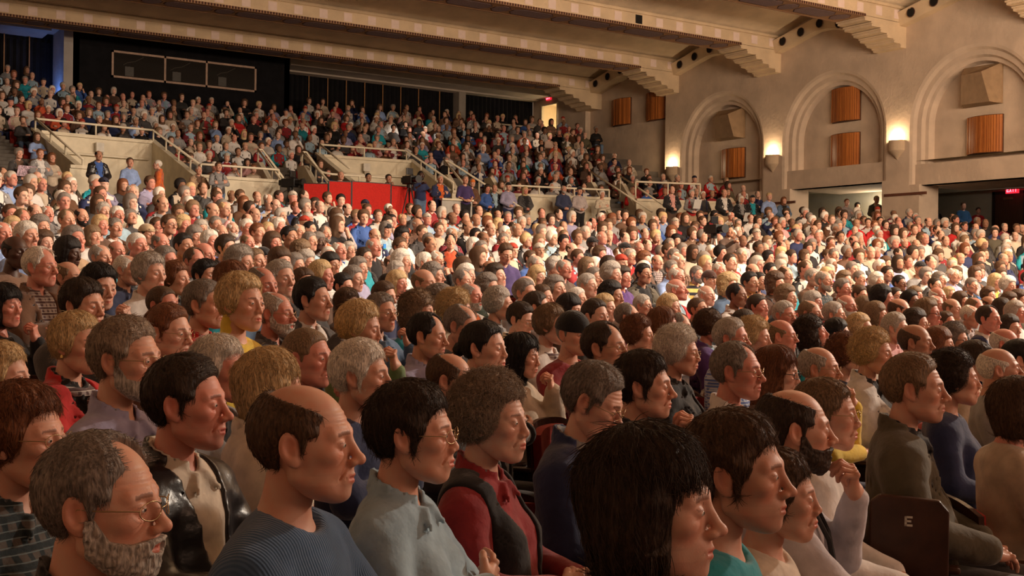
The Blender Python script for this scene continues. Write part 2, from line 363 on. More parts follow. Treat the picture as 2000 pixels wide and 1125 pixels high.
P_TIED = [(.078, .14), (.076, .082), (.058, .060), (.044, .030), (.024, .020), (.014, -.012), (.0, -.014), (-.008, .014), (-.024, .012), (-.034, -.020), (-.048, -.066), (-.07, -.084), (-.13, -.080), (-.17, .0), (-.15, .17), (.02, .19)]
HAIR = dict( # polygon, thickness, extra on top, strand amplitude, strand frequency, bald area
    short=(P_SHORT, .010, .007, .0022, 26, None), boy=(P_BOY, .013, .009, .0028, 24, None), crop=(P_SHORT, .006, .002, .0008, 40, None),
    receding=(P_SHORT, .009, .004, .0018, 26, ((0, .080, .095), (.045, .075, .055))), thin=(P_SHORT, .008, .002, .0016, 26, ((0, .050, .128), (.058, .098, .062))),
    fringe=(P_SHORT, .0080, 0, .0018, 24, ((0, .030, .125), (.080, .112, .082))), bald=(P_SHORT, .0035, 0, .0006, 40, ((0, .030, .110), (.090, .120, .094))),
    woman=(P_WOM, .016, .009, .0038, 20, None), bob=(P_BOB, .018, .006, .0028, 22, None), puffy=(P_WOM, .029, .012, .0075, 13, None),
    curly=(P_BOB, .034, .010, .012, 11, None), long=(P_LONG, .018, .005, .0034, 20, None), tied=(P_TIED, .007, .002, .0015, 30, None))
def hair_sdf(p, kind, seed=0):
    poly, th, top, amp, fr, rem = HAIR[kind]
    x, y, z = p[..., 0], p[..., 1], p[..., 2]
    sc = scalp(p)
    if kind == 'long': sc = u_(sc, s_ell(p, (0, -.045, -.10), (.080, .060, .16)), .05)
    if kind in ('bob', 'curly'): sc = u_(sc, s_ell(p, (0, -.022, -.045), (.074, .070, .085)), .04)
    t = th + top * np.clip(z / .1, 0, 1) * np.clip((y + .12) / .1, 0, 1)
    # strands radiate from the crown
    ph = np.arctan2(x, y + .05); rr = np.sqrt(x * x + (y + .05) ** 2)
    if fr >= 20:
        n = vnoise(np.stack([ph * fr * .8 + seed, rr * 9 + z * 6, z * 0 + seed * 3.1], -1)) + .6 * vnoise(np.stack([ph * fr * 1.9, rr * 14, z * 12 + seed], -1))
        part = np.exp(-((x - .028) / .006) ** 2) * (z > .06) * (y > -.03) * (.004 if kind in ('short', 'boy', 'bob', 'woman') else 0)
    else:
        n = vnoise(p * fr * 9 + seed) + .5 * vnoise(p * fr * 20 + seed); part = 0
    # hairline follows the forehead round to the temples; the hair thins towards it
    dp = s_poly(y + 1.9 * x * x * np.clip((z - .03) / .03, 0, 1) + .35 * amp * n, z + .5 * amp * n, poly)
    keep = np.clip((-.03 - z) / .03, 0, 1) if kind in ('bob', 'long', 'curly') else 0 * z
    tp = np.sqrt(np.clip((-dp + .001) / (.016 + th * 1.5), 0, 1)); tp = np.maximum(tp, keep)
    d = sc - .001 - t * tp - amp * n * np.clip(tp, .3, 1) + part
    d = n_(d, dp, .006)
    if rem is not None: d = sub_(d, s_ell(p, *rem) , .010)
    if kind == 'tied': d = u_(d, s_ell(p, (0, -.128, -.01), (.030, .028, .032)) - .003 * n, .012)
    return d
def mk_hair(res, kind, seed=0):
    lo, hi = (-.15, -.2, -.15), (.15, .14, .19)
    if kind == 'long': lo = (-.15, -.2, -.31)
    return surf(lambda p: hair_sdf(p, kind, seed), lo, hi, res)
def beard_sdf(p, full=1):
    q = mir(p); x, y, z = q[..., 0], q[..., 1], q[..., 2]
    d = u_(head_sdf(p, 0, .4) - .0012 - .0042 * full, s_ell(p, (0, .066, -.096), (.022, .022, .022 + .012 * full)), .02)
    d = u_(d, s_cap(q, (.056, -.004, -.045), (.022, .060, -.090), .016 + .002 * full, .017 + .004 * full), .015)
    d = u_(d, s_ell(p, (0, .070, -.060), (.034, .033, .026)), .016)
    d = d - (.0008 + .0016 * full) * vnoise(p * 160)
    d = n_(d, s_poly(y, z, [(.125, -.049), (.094, -.049), (.070, -.054), (.040, -.046), (.018, -.010), (.004, -.010), (.0, -.075), (.03, -.11), (.06, -.15), (.12, -.15)]), .004)
    return sub_(d, s_ell(p, (0, .104, -.0665), (.023, .024, .0095)), .004)
def mk_beard(res, kind):
    if kind == 'goatee':
        def f(p):
            q = mir(p); d = u_(s_ell(p, (0, .078, -.096), (.018, .017, .022)), s_cap(q, (0, .098, -.054), (.024, .080, -.062), .0052, .004), .004)
            d = u_(d, s_cap(q, (.024, .080, -.062), (.016, .076, -.090), .005), .006); return d - .001 * vnoise(p * 200)
    elif kind == 'moustache':
        f = lambda p: s_cap(mir(p), (0, .1005, -.0535), (.025, .083, -.062), .0062, .004) - .001 * vnoise(p * 200)
    else: f = lambda p: beard_sdf(p, 1 if kind == 'beard' else 0)
    return surf(f, (-.09, -.03, -.16), (.09, .13, .01), res)
def tube(pts, r, n=6, closed=False):
    pts = np.asarray(pts, float); m = len(pts); V = []; 
    for i in range(m):
        a = pts[(i - 1) % m] if (closed or i > 0) else pts[i]; b = pts[(i + 1) % m] if (closed or i < m - 1) else pts[i]
        t = b - a; t /= np.linalg.norm(t) + 1e-12
        up = np.array([0, 0, 1.]) if abs(t[2]) < .9 else np.array([0, 1., 0])
        s = np.cross(t, up); s /= np.linalg.norm(s); w = np.cross(s, t)
        rr = r[i] if np.ndim(r) else r
        for k in range(n):
            an = 2 * np.pi * k / n; V.append(pts[i] + rr * (math.cos(an) * s + math.sin(an) * w))
    Q = []
    for i in range(m if closed else m - 1):
        for k in range(n): Q.append([i * n + k, i * n + (k + 1) % n, ((i + 1) % m) * n + (k + 1) % n, ((i + 1) % m) * n + k])
    return np.array(V), np.array(Q)
def mk_glasses(kind):
    L = []; w, h = (.0235, .0165) if kind == 'oval' else (.0245, .0150)
    for sx in (-1, 1):
        pts = []
        for k in range(20):
            a = 2 * np.pi * k / 20; e = 1 if kind == 'oval' else .6
            ca, sa = math.cos(a), math.sin(a); ca = math.copysign(abs(ca) ** e, ca); sa = math.copysign(abs(sa) ** e, sa)
            x = .0325 + w * ca; pts.append((sx * x, .1005 - 4.5 * (x - .0325) * .06 - .3 * max(0, x - .04), .001 + h * sa))
        v, q = tube(pts, .0011 if kind == 'oval' else .0019, 5, True); L.append((v, q, 0, (1, 1, 1, 1)))
        v, q = tube([(sx * .056, .090, .004), (sx * .070, .078, .006), (sx * .078, .03, .006), (sx * .079, -.008, .008), (sx * .078, -.022, -.004)], .0012 if kind == 'oval' else .0018, 5)
        L.append((v, q, 0, (1, 1, 1, 1)))
    v, q = tube([(-.009, .106, .002), (0, .110, .005), (.009, .106, .002)], .0012, 5); L.append((v, q, 0, (1, 1, 1, 1)))
    return cat_m(L)
def mk_cap(res):
    def f(p):
        x, y, z = p[..., 0], p[..., 1], p[..., 2]
        d = s_ell(p, (0, -.012, .040), (.087, .108, .094)); d = n_(d, -(z - .036 - .10 * (y - .02) * 0), .004)
        v = s_ell(p, (0, .095, .040 ), (.072, .085, .030)); v = np.maximum(np.abs(v) - .002, -(z - .044)); v = np.maximum(v, -(y - .045))
        return u_(d, v, .004)
    return surf(f, (-.12, -.15, .0), (.12, .21, .16), res)
def mk_beanie(res):
    def f(p):
        d = s_ell(p, (0, -.014, .034), (.092, .113, .104)) - .0012 * np.sin(np.arctan2(p[..., 0], p[..., 1]) * 60)
        d = n_(d, -(p[..., 2] - .022 + .35 * (p[..., 1] * -1) * -.4), .006)
        return d
    return surf(f, (-.12, -.15, -.06), (.12, .14, .16), res)
# ---------------------------------------------------------------- hands, bodies and clothes
def mk_hand(res, pose):
    """right hand, wrist at the origin, fingers along +y, palm facing -z, thumb on -x"""
    curl = dict(rest=(.30, .45, .30), fist=(1.25, 1.45, .8), clasp=(.75, 1.0, .6), flat=(.12, .16, .10), chin=(.95, 1.25, .7))[pose]
    S = []
    for i, (x, L, r) in enumerate([(-.030, .074, .0086), (-.010, .083, .0090), (.011, .077, .0086), (.030, .061, .0076)]):
        a = -.10 + .07 * i; c = .10 * i
        p = np.array([x, .088 - .004 * abs(i - 1.3), .0]); ang = 0.
        for j, f in enumerate((.46, .30, .24)):
            ang += curl[j] * (1 + .10 * (i - 1.5)) + (c * .5 if j == 0 else 0)
            dr = np.array([math.sin(a) * math.cos(ang), math.cos(a) * math.cos(ang), -math.sin(ang)])
            q = p + dr * L * f; S.append((p, q, r * (1 - .06 * j), r * (1 - .06 * (j + 1)), i)); p = q
    th = dict(rest=[(-.026, .022, -.006), (-.048, .052, -.018), (-.052, .080, -.026), (-.048, .102, -.032)],
              flat=[(-.026, .022, -.004), (-.052, .048, -.012), (-.062, .076, -.016), (-.066, .100, -.020)]).get(pose,
              [(-.026, .024, -.008), (-.046, .052, -.026), (-.034, .078, -.040), (-.012, .094, -.044)])
    def f(p):
        d = s_box(p, (0, .050, -.002), (.036, .040, .0125), .012)
        d = u_(d, s_ell(p, (-.020, .038, -.012), (.020, .032, .014)), .012)
        d = u_(d, s_ell(p, (.024, .036, -.010), (.014, .032, .013)), .012)
        d = u_(d, s_cap(p, (0, -.03, 0), (0, .02, 0), .0255, .027), .018)
        for i in range(4): d = u_(d, s_ell(p, ((-.030, -.010, .011, .030)[i], .086, .006), (.009, .010, .009)), .006)
        F = [None] * 4
        for a, b, r0, r1, i in S:
            e = s_cap(p, a, b, r0, r1); F[i] = e if F[i] is None else u_(F[i], e, .003)
        for e in F: d = u_(d, e, .0045)
        t = s_cap(p, th[0], th[1], .0145, .0115)
        t = u_(t, s_cap(p, th[1], th[2], .0108, .0098), .004); t = u_(t, s_cap(p, th[2], th[3], .0098, .0080), .004)
        return u_(d, t, .006)
    V, Q = surf(f, (-.10, -.05, -.12), (.07, .2, .05), res, 5)
    C = np.ones((len(V), 4)); k = np.clip((V[:, 1] - .08) / .05, 0, 1) * .25
    C[:, 1] -= .22 * k; C[:, 2] -= .25 * k
    return V, Q, 0, C
# joints of the poses: right and left elbow, wrist, hand direction, palm normal, hand shape
SEAT, STAND = 0, 1
def _s(v): return (-v[0], v[1], v[2])
POSES = dict(
    lap=(SEAT, [(.245, .03, .745), (.105, .265, .665), (-.55, .80, -.20), (-.1, -.25, -1), 'rest'], [(-.245, .03, .745), (-.105, .255, .660), (.55, .80, -.20), (.1, -.25, -1), 'rest']),
    clasp=(SEAT, [(.235, .07, .760), (.070, .265, .745), (-.80, .55, .15), (-.6, -.7, -.3), 'clasp'], [(-.235, .07, .760), (-.070, .275, .745), (.80, .52, .15), (.6, -.7, -.3), 'clasp']),
    crossed=(SEAT, [(.240, .09, .800), (-.055, .205, .825), (-.95, -.05, .20), (0, -1, 0), 'rest'], [(-.240, .09, .790), (.055, .170, .800), (.95, .06, .15), (0, -1, 0), 'fist']),
    chin_r=(SEAT, [(.190, .17, .800), (.060, .200, 1.005), (-.30, -.10, .95), (-.2, -1, -.1), 'chin'], [(-.220, .10, .770), (.04, .230, .765), (.95, .1, .1), (0, -.3, -1), 'rest']),
    chin_l=(SEAT, [(.220, .10, .770), (-.04, .230, .765), (-.95, .1, .1), (0, -.3, -1), 'rest'], [(-.190, .17, .800), (-.060, .200, 1.005), (.30, -.10, .95), (.2, -1, -.1), 'chin']),
    pray=(SEAT, [(.175, .20, .820), (.040, .290, 1.020), (-.35, -.05, .93), (-1, -.2, 0), 'clasp'], [(-.175, .20, .820), (-.040, .290, 1.020), (.35, -.05, .93), (1, -.2, 0), 'clasp']),
    knee=(SEAT, [(.300, .15, .800), (.200, .420, .660), (-.10, .95, -.22), (0, -.2, -1), 'flat'], [(-.190, .17, .800), (-.060, .200, 1.005), (.30, -.10, .95), (.2, -1, -.1), 'chin']),
    stand=(STAND, [(.250, -.02, 1.13), (.225, .12, .90), (-.1, .25, -.95), (-1, .1, 0), 'rest'], [(-.250, -.02, 1.13), (-.225, .12, .90), (.1, .25, -.95), (1, .1, 0), 'rest']),
    stand_folded=(STAND, [(.240, .07, 1.16), (-.055, .190, 1.19), (-.95, -.05, .2), (0, -1, 0), 'rest'], [(-.240, .07, 1.15), (.055, .155, 1.17), (.95, .06, .15), (0, -1, 0), 'fist']),
    stand_front=(STAND, [(.240, .04, 1.12), (.070, .22, 1.00), (-.75, .5, .0), (-.3, -.9, -.3), 'clasp'], [(-.240, .04, 1.12), (-.070, .23, 1.00), (.75, .5, .0), (.3, -.9, -.3), 'clasp']),
    operate=(STAND, [(.250, .12, 1.20), (.13, .36, 1.36), (-.2, .9, .3), (0, -.3, -1), 'fist'], [(-.250, .10, 1.18), (-.12, .30, 1.20), (.3, .9, .1), (0, -.3, -1), 'rest']))
def frame(pose):
    z0 = 0 if POSES[pose][0] == SEAT else .385
    return z0
def legs(p, pose, grow):
    if POSES[pose][0] == SEAT:
        q = mir(p); k = (.115, .455, .505)
        d = u_(s_ell(p, (0, -.01, .545), (.178, .135, .115)), s_cap(q, (.088, .03, .535), k, .082, .060), .05)
        d = u_(d, s_cap(q, k, (.120, .440, .10), .056, .040), .03)
        return d - grow
    q = mir(p)
    d = u_(s_ell(p, (0, -.01, .925), (.170, .125, .120)), s_cap(q, (.088, .0, .88), (.095, .015, .48), .084, .056), .05)
    return u_(d, s_cap(q, (.095, .015, .48), (.100, -.015, .09), .054, .040), .03) - grow
def feet(p, pose):
    q = mir(p)
    y, x = (.44, .12) if POSES[pose][0] == SEAT else (-.01, .10)
    d = u_(s_ell(q, (x, y + .10, .040), (.045, .105, .042)), s_cap(q, (x, y - .01, .11), (x, y - .01, .045), .040, .042), .02)
    return np.maximum(d, -(p[..., 2] - .001))
def torso(p, z0, w, belly, fem):
    d = s_ell(p, (0, -.012, .875 + z0), (.165 * w, .108, .165))
    d = u_(d, s_ell(p, (0, .012 + .02 * belly, .70 + z0), (.150 * w + .02 * belly, .112 + .04 * belly, .155)), .07)
    d = u_(d, s_cap(mir(p), (0, -.022, .990 + z0), (.145 * w, -.018, .962 + z0), .062, .055), .05)
    if fem: d = u_(d, s_ell(mir(p), (.070, .082, .850 + z0), (.062, .052, .062)), .05)
    return d
def arm(p, z0, w, s, J, r=1., upto=1.):
    sh = (s * .165 * w, -.018, .955 + z0); e = np.asarray(J[0], float); wr = np.asarray(J[1], float)
    e = e + np.array([s * .02 * (w - 1) * 5, 0, 0]); wr = e + (wr - e) * upto
    d = s_cap(p, sh, e, .054 * r, .042 * r)
    return u_(d, s_cap(p, e, wr, .041 * r, .028 * r), .02)
def neck(p, z0, hc, r=.052):
    return u_(s_cap(p, (0, -.035, .98 + z0), hc + np.array([0, -.030, -.055]), r + .004, r), s_cap(mir(p), (0, -.035, 1.035 + z0), (.10, -.03, .995 + z0), .035, .03), .04)
def headpos(pose, pitch):
    z0 = frame(pose); return np.array([0, .030 + .035 * math.sin(pitch), 1.205 + z0 - .012 * pitch])
def mk_body(head, pose, w, fem, res, hres, belly=0, pitch=0., yaw=0.):
    """one skin mesh: head, neck, trunk, limbs and hands"""
    z0 = frame(pose); hc = headpos(pose, pitch); _, R, L = POSES[pose]
    def f(p):
        d = torso(p, z0, w * .94, belly * .8, 0) + .006
        d = u_(d, neck(p, z0, hc), .035)
        for s, J in ((1, R), (-1, L)): d = u_(d, arm(p, z0, w, s, J, .93), .03)
        return u_(d, legs(p, pose, -.008), .04)
    zt = 1.16 + z0
    V, Q = surf(f, (-.42, -.24, .02), (.42, .62, zt), res, 5)
    parts = [(V, Q, 0, (1, 1, 1, 1))]
    V, Q = surf(lambda p: feet(p, pose), (-.2, -.12, -.01), (.2, .62, .17), max(res, .012), 5); parts.append((V, Q, 2, (1, 1, 1, 1)))
    hands = {}
    for s, J in ((1, R), (-1, L)):
        v, q, mi, c = HANDS(J[4], hres)
        y = np.asarray(J[2], float); y /= np.linalg.norm(y); n = np.asarray(J[3], float); n -= y * (n @ y); n /= np.linalg.norm(n)
        xx = np.cross(y, -n); P = v.copy()
        if s < 0: P[:, 0] *= -1; q = q[:, ::-1]
        P = np.asarray(J[1]) + np.array([s * .02 * (w - 1) * 5, 0, 0]) * 0 + P[:, :1] * xx + P[:, 1:2] * y - P[:, 2:3] * n
        parts.append((P, q, 0, c))
    v, q, mi, c = head
    M = rotm('z', yaw) @ rotm('x', -pitch)
    parts.append((v @ M.T + hc, q, mi, c))
    return cat_m(parts), M, hc
_hc = {}
def HANDS(pose, res):
    k = (pose, res)
    if k not in _hc: _hc[k] = mk_hand(res, pose)
    return _hc[k]
def folds(p, a=.006):
    return a * vnoise(p * np.array([9., 9., 22.]) + 3.3) + a * .55 * vnoise(p * np.array([26., 22., 34.]))
def mk_top(kind, pose, w, fem, res, belly=0, pitch=0.):
    """shirt, sweater, jacket, vest, turtleneck, hoodie, tee, inner"""
    z0 = frame(pose); hc = headpos(pose, pitch); _, R, L = POSES[pose]
    jack = kind in ('jacket', 'vest'); g = {'jacket': .024, 'vest': .022, 'hoodie': .022, 'sweater': .016}.get(kind, .012)
    hem = (.49 if POSES[pose][0] == SEAT else .86) + (.0 if jack else .01)
    def f(p):
        d = torso(p, z0, w, belly, fem)
        d = u_(d, s_ell(p, (0, -.005, (.58 if z0 == 0 else .96)), (.165 * w + .01 * belly, .135 + .03 * belly, .12)), .06)
        if kind != 'vest':
            for s, J in ((1, R), (-1, L)): d = u_(d, arm(p, z0, w, s, J, 1.10 if jack or kind == 'hoodie' else 1.02, (.06 if kind == 'tee' else (1.0 if kind != 'inner' else .96))), .03)
        d = u_(d, s_cap(mir(p), (0, -.03, 1.012 + z0), (.10, -.025, .990 + z0), .048, .038), .04)
        d = d - g + folds(p, .0055 if kind != 'sweater' else .004)
        nk = s_cap(p, (0, -.040, .995 + z0), hc + np.array([0, -.020, .02]), .066, .064)
        low = {'tee': .012, 'shirt': .004, 'inner': .0, 'sweater': .006}.get(kind, 0)
        d = sub_(d, s_ell(p, (0, .018, 1.078 + z0), (.062, .072, .052 + low)), .012)
        d = np.maximum(d, -(p[..., 2] - hem + .012 * vnoise(p * 9)))
        if kind in ('shirt', 'inner', 'polo', 'jacket'):
            r0 = .0625 + (.010 if jack else 0); zc = p[..., 2] - z0 - 1.054 + .42 * p[..., 1]; rad = np.sqrt(p[..., 0] ** 2 + ((p[..., 1] + .012) * .92) ** 2)
            op = np.maximum(0, p[..., 1] - .02) * .55
            col = np.maximum(np.abs(rad - r0 - np.clip(-.10 * zc * 2, -.004, .012)) - max(.0042, res * .62), np.abs(zc - .002) - .027)
            col = np.maximum(col, np.where(p[..., 1] > .0, op * 1.2 - np.abs(p[..., 0]) + .004, -1.))
            fl = s_cap(mir(p), (.022, .066, 1.022 + z0), (.052, .094, .982 + z0), .013, .007) if kind != 'jacket' else s_cap(mir(p), (.060, .05, 1.02 + z0), (.062, .108, .90 + z0), .016, .008)
            d = u_(u_(d, col, .006), fl, .010)
        if kind == 'turtle': d = u_(d, np.maximum(s_cap(p, (0, -.035, 1.0 + z0), hc + np.array([0, -.030, -.075]), .066, .062), -(.052 - np.sqrt(p[..., 0] ** 2 + (p[..., 1] + .02) ** 2))), .012)
        if kind == 'hoodie': d = u_(d, s_cap(mir(p), (0, -.10, 1.03 + z0), (.085, -.03, 1.03 + z0), .034, .024), .02)
        if kind == 'sweater':
            rad = np.sqrt(p[..., 0] ** 2 + (p[..., 1] + .0) ** 2); zz = p[..., 2] - z0 - 1.022 + .28 * p[..., 1]
            d = u_(d, np.sqrt((rad - .072) ** 2 + zz ** 2) - .0085, .006)
        if jack:
            x, y, z = np.abs(p[..., 0]), p[..., 1], p[..., 2] - z0
            wedge = np.maximum(x - (.012 + .062 * np.clip((z - .62) / .36, 0, 1.2)), -(y - .01))
            d = sub_(d, np.maximum(wedge, -(z - .60)), .008)
        if kind == 'vest':
            q = mir(p); d = sub_(d, s_ell(q, (.205 * w, -.01, .93 + z0), (.062, .10, .115)), .01)
        if jack or kind == 'hoodie': # a shell, so that what is worn under it shows
            d = np.maximum(d, -(torso(p, z0, w, belly, fem) - .006)) if jack else d
        return d
    lo, hi = (-.43, -.25, hem - .03), (.43, .52, 1.13 + z0)
    return surf(f, lo, hi, res, 5)
def mk_trousers(pose, w, res, belly=0):
    def f(p):
        d = legs(p, pose, .014) + folds(p, .005)
        top = .60 if POSES[pose][0] == SEAT else .97
        d = np.maximum(d, p[..., 2] - top); return np.maximum(d, -(p[..., 2] - .055))
    return surf(f, (-.3, -.24, .0), (.3, .62, 1.1), res, 5)
def mk_scarf(res, pose):
    z0 = frame(pose)
    def f(p):
        rad = np.sqrt((p[..., 0] * .95) ** 2 + (p[..., 1] + .005) ** 2); zz = p[..., 2] - z0 - 1.03 + .25 * p[..., 1]
        d = np.sqrt((rad - .078) ** 2 + zz ** 2) - .020
        for s in (-1, 1): d = u_(d, s_box(p - np.array([s * .025, .118, .90 + z0]), (0, 0, 0), (.026, .010, .10), .008), .02)
        return d - .004 * vnoise(p * 40)
    return surf(f, (-.13, -.13, .75 + z0), (.13, .17, 1.1 + z0), res)
# ---------------------------------------------------------------- mesh builder for the building
class PB:
    def __init__(s): s.v = []; s.f = []; s.m = []
    def poly(s, pts, mi=0):
        n = len(s.v); s.v += [tuple(map(float, p)) for p in pts]; s.f.append(list(range(n, n + len(pts)))); s.m.append(mi); return s
    def box(s, lo, hi, mi=0):
        x0, y0, z0 = lo; x1, y1, z1 = hi; n = len(s.v)
        s.v += [(x0, y0, z0), (x1, y0, z0), (x1, y1, z0), (x0, y1, z0), (x0, y0, z1), (x1, y0, z1), (x1, y1, z1), (x0, y1, z1)]
        for q in ((0, 3, 2, 1), (4, 5, 6, 7), (0, 1, 5, 4), (1, 2, 6, 5), (2, 3, 7, 6), (3, 0, 4, 7)): s.f.append([n + k for k in q]); s.m.append(mi)
        return s
    def prism(s, base, vec, mi=0):
        """closed extrusion of a polygon along vec"""
        n = len(s.v); k = len(base); base = [tuple(map(float, p)) for p in base]
        s.v += base + [tuple(p[i] + vec[i] for i in range(3)) for p in base]
        s.f.append([n + i for i in range(k)][::-1]); s.f.append([n + k + i for i in range(k)]); s.m += [mi, mi]
        for i in range(k): s.f.append([n + i, n + (i + 1) % k, n + k + (i + 1) % k, n + k + i]); s.m.append(mi)
        return s
    def tube(s, pts, r, n=8, mi=0, closed=False):
        V, Q = tube(pts, r, n, closed); o = len(s.v); s.v += [tuple(p) for p in V]
        for q in Q: s.f.append([o + int(k) for k in q]); s.m.append(mi)
        if not closed:
            s.f.append([o + k for k in range(n)]); s.f.append([o + len(V) - n + k for k in range(n)]); s.m += [mi, mi]
        return s
    def strip(s, A, B, mi=0):
        for i in range(len(A) - 1): s.poly([A[i], A[i + 1], B[i + 1], B[i]], mi)
        return s
    def cyl(s, c, r, h, ax='z', n=20, r2=None, mi=0):
        r2 = r if r2 is None else r2; a = []; b = []
        for k in range(n):
            t = 2 * math.pi * k / n; u, w = math.cos(t), math.sin(t)
            if ax == 'z': a.append((c[0] + r * u, c[1] + r * w, c[2])); b.append((c[0] + r2 * u, c[1] + r2 * w, c[2] + h))
            elif ax == 'x': a.append((c[0], c[1] + r * u, c[2] + r * w)); b.append((c[0] + h, c[1] + r2 * u, c[2] + r2 * w))
            else: a.append((c[0] + r * u, c[1], c[2] + r * w)); b.append((c[0] + r2 * u, c[1] + h, c[2] + r2 * w))
        s.poly(a[::-1], mi); s.poly(b, mi)
        for k in range(n): s.poly([a[k], a[(k + 1) % n], b[(k + 1) % n], b[k]], mi)
        return s
    def build(s, name, mats, parent=None, loc=None, bev=0, smooth=False, kind=None, fix=True):
        import bmesh
        me = bpy.data.meshes.new(name); me.from_pydata(s.v, [], s.f)
        for m in (mats if isinstance(mats, (list, tuple)) else [mats]): me.materials.append(m)
        for p, mi in zip(me.polygons, s.m): p.material_index = mi
        bm = bmesh.new(); bm.from_mesh(me)
        bmesh.ops.remove_doubles(bm, verts=bm.verts, dist=.0004)
        if fix: bmesh.ops.recalc_face_normals(bm, faces=bm.faces)
        bm.to_mesh(me); bm.free()
        if smooth:
            for p in me.polygons: p.use_smooth = True
        o = bpy.data.objects.new(name, me); link(o, parent)
        if loc is not None: o.location = loc
        if bev:
            md = o.modifiers.new('edge', 'BEVEL'); md.width = bev; md.segments = 2; md.limit_method = 'ANGLE'; md.angle_limit = .7
        if kind: o['kind'] = kind
        return o
def tag(o, label, cat, group=None, kind=None):
    o['label'] = label; o['category'] = cat
    if group: o['group'] = group
    if kind: o['kind'] = kind
    return o
def empty(name, loc=(0, 0, 0), rz=0, label=None, cat=None, group=None):
    o = bpy.data.objects.new(name, None); link(o); o.location = loc; o.rotation_euler = (0, 0, rz); o.empty_display_size = .2
    if label: tag(o, label, cat, group)
    return o
def struct(pb, name, mats, **k): return pb.build(name, mats, kind='structure', **k)
PL = plaster('wall_plaster', (.60, .475, .365)); PLC = plaster('ceiling_plaster', (.66, .51, .34)); PLT = plaster('ceiling_field', (.82, .68, .50)); CREAM = plaster('cream_paint', (.74, .66, .50), 3)
RAILM = plain('rail_paint', (.76, .68, .52), .45, var=.05); BLACKC = plain('black_curtain', (.0045, .004, .0055), .95, var=.4, scale=3)
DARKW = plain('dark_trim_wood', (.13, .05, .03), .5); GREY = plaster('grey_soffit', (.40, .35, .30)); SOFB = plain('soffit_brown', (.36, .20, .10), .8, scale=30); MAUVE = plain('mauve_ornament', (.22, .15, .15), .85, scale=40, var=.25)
ORNL = plain('ornament_line', (.07, .03, .02), .85); SQ = plain('pink_square', (.78, .62, .55), .8, var=.04); HOLE = plain('hole_black', (.012, .010, .009), .9)
WX, YB = 29.0, 42.5
ARCH = [20.40, 25.51, 30.62]; AR = 2.13; SPR = 6.47
BEAMS = [12.5, 17.6, 22.70, 27.75, 32.86, 37.90]; BW = 1.02; ZF, ZC = 9.57, 10.07
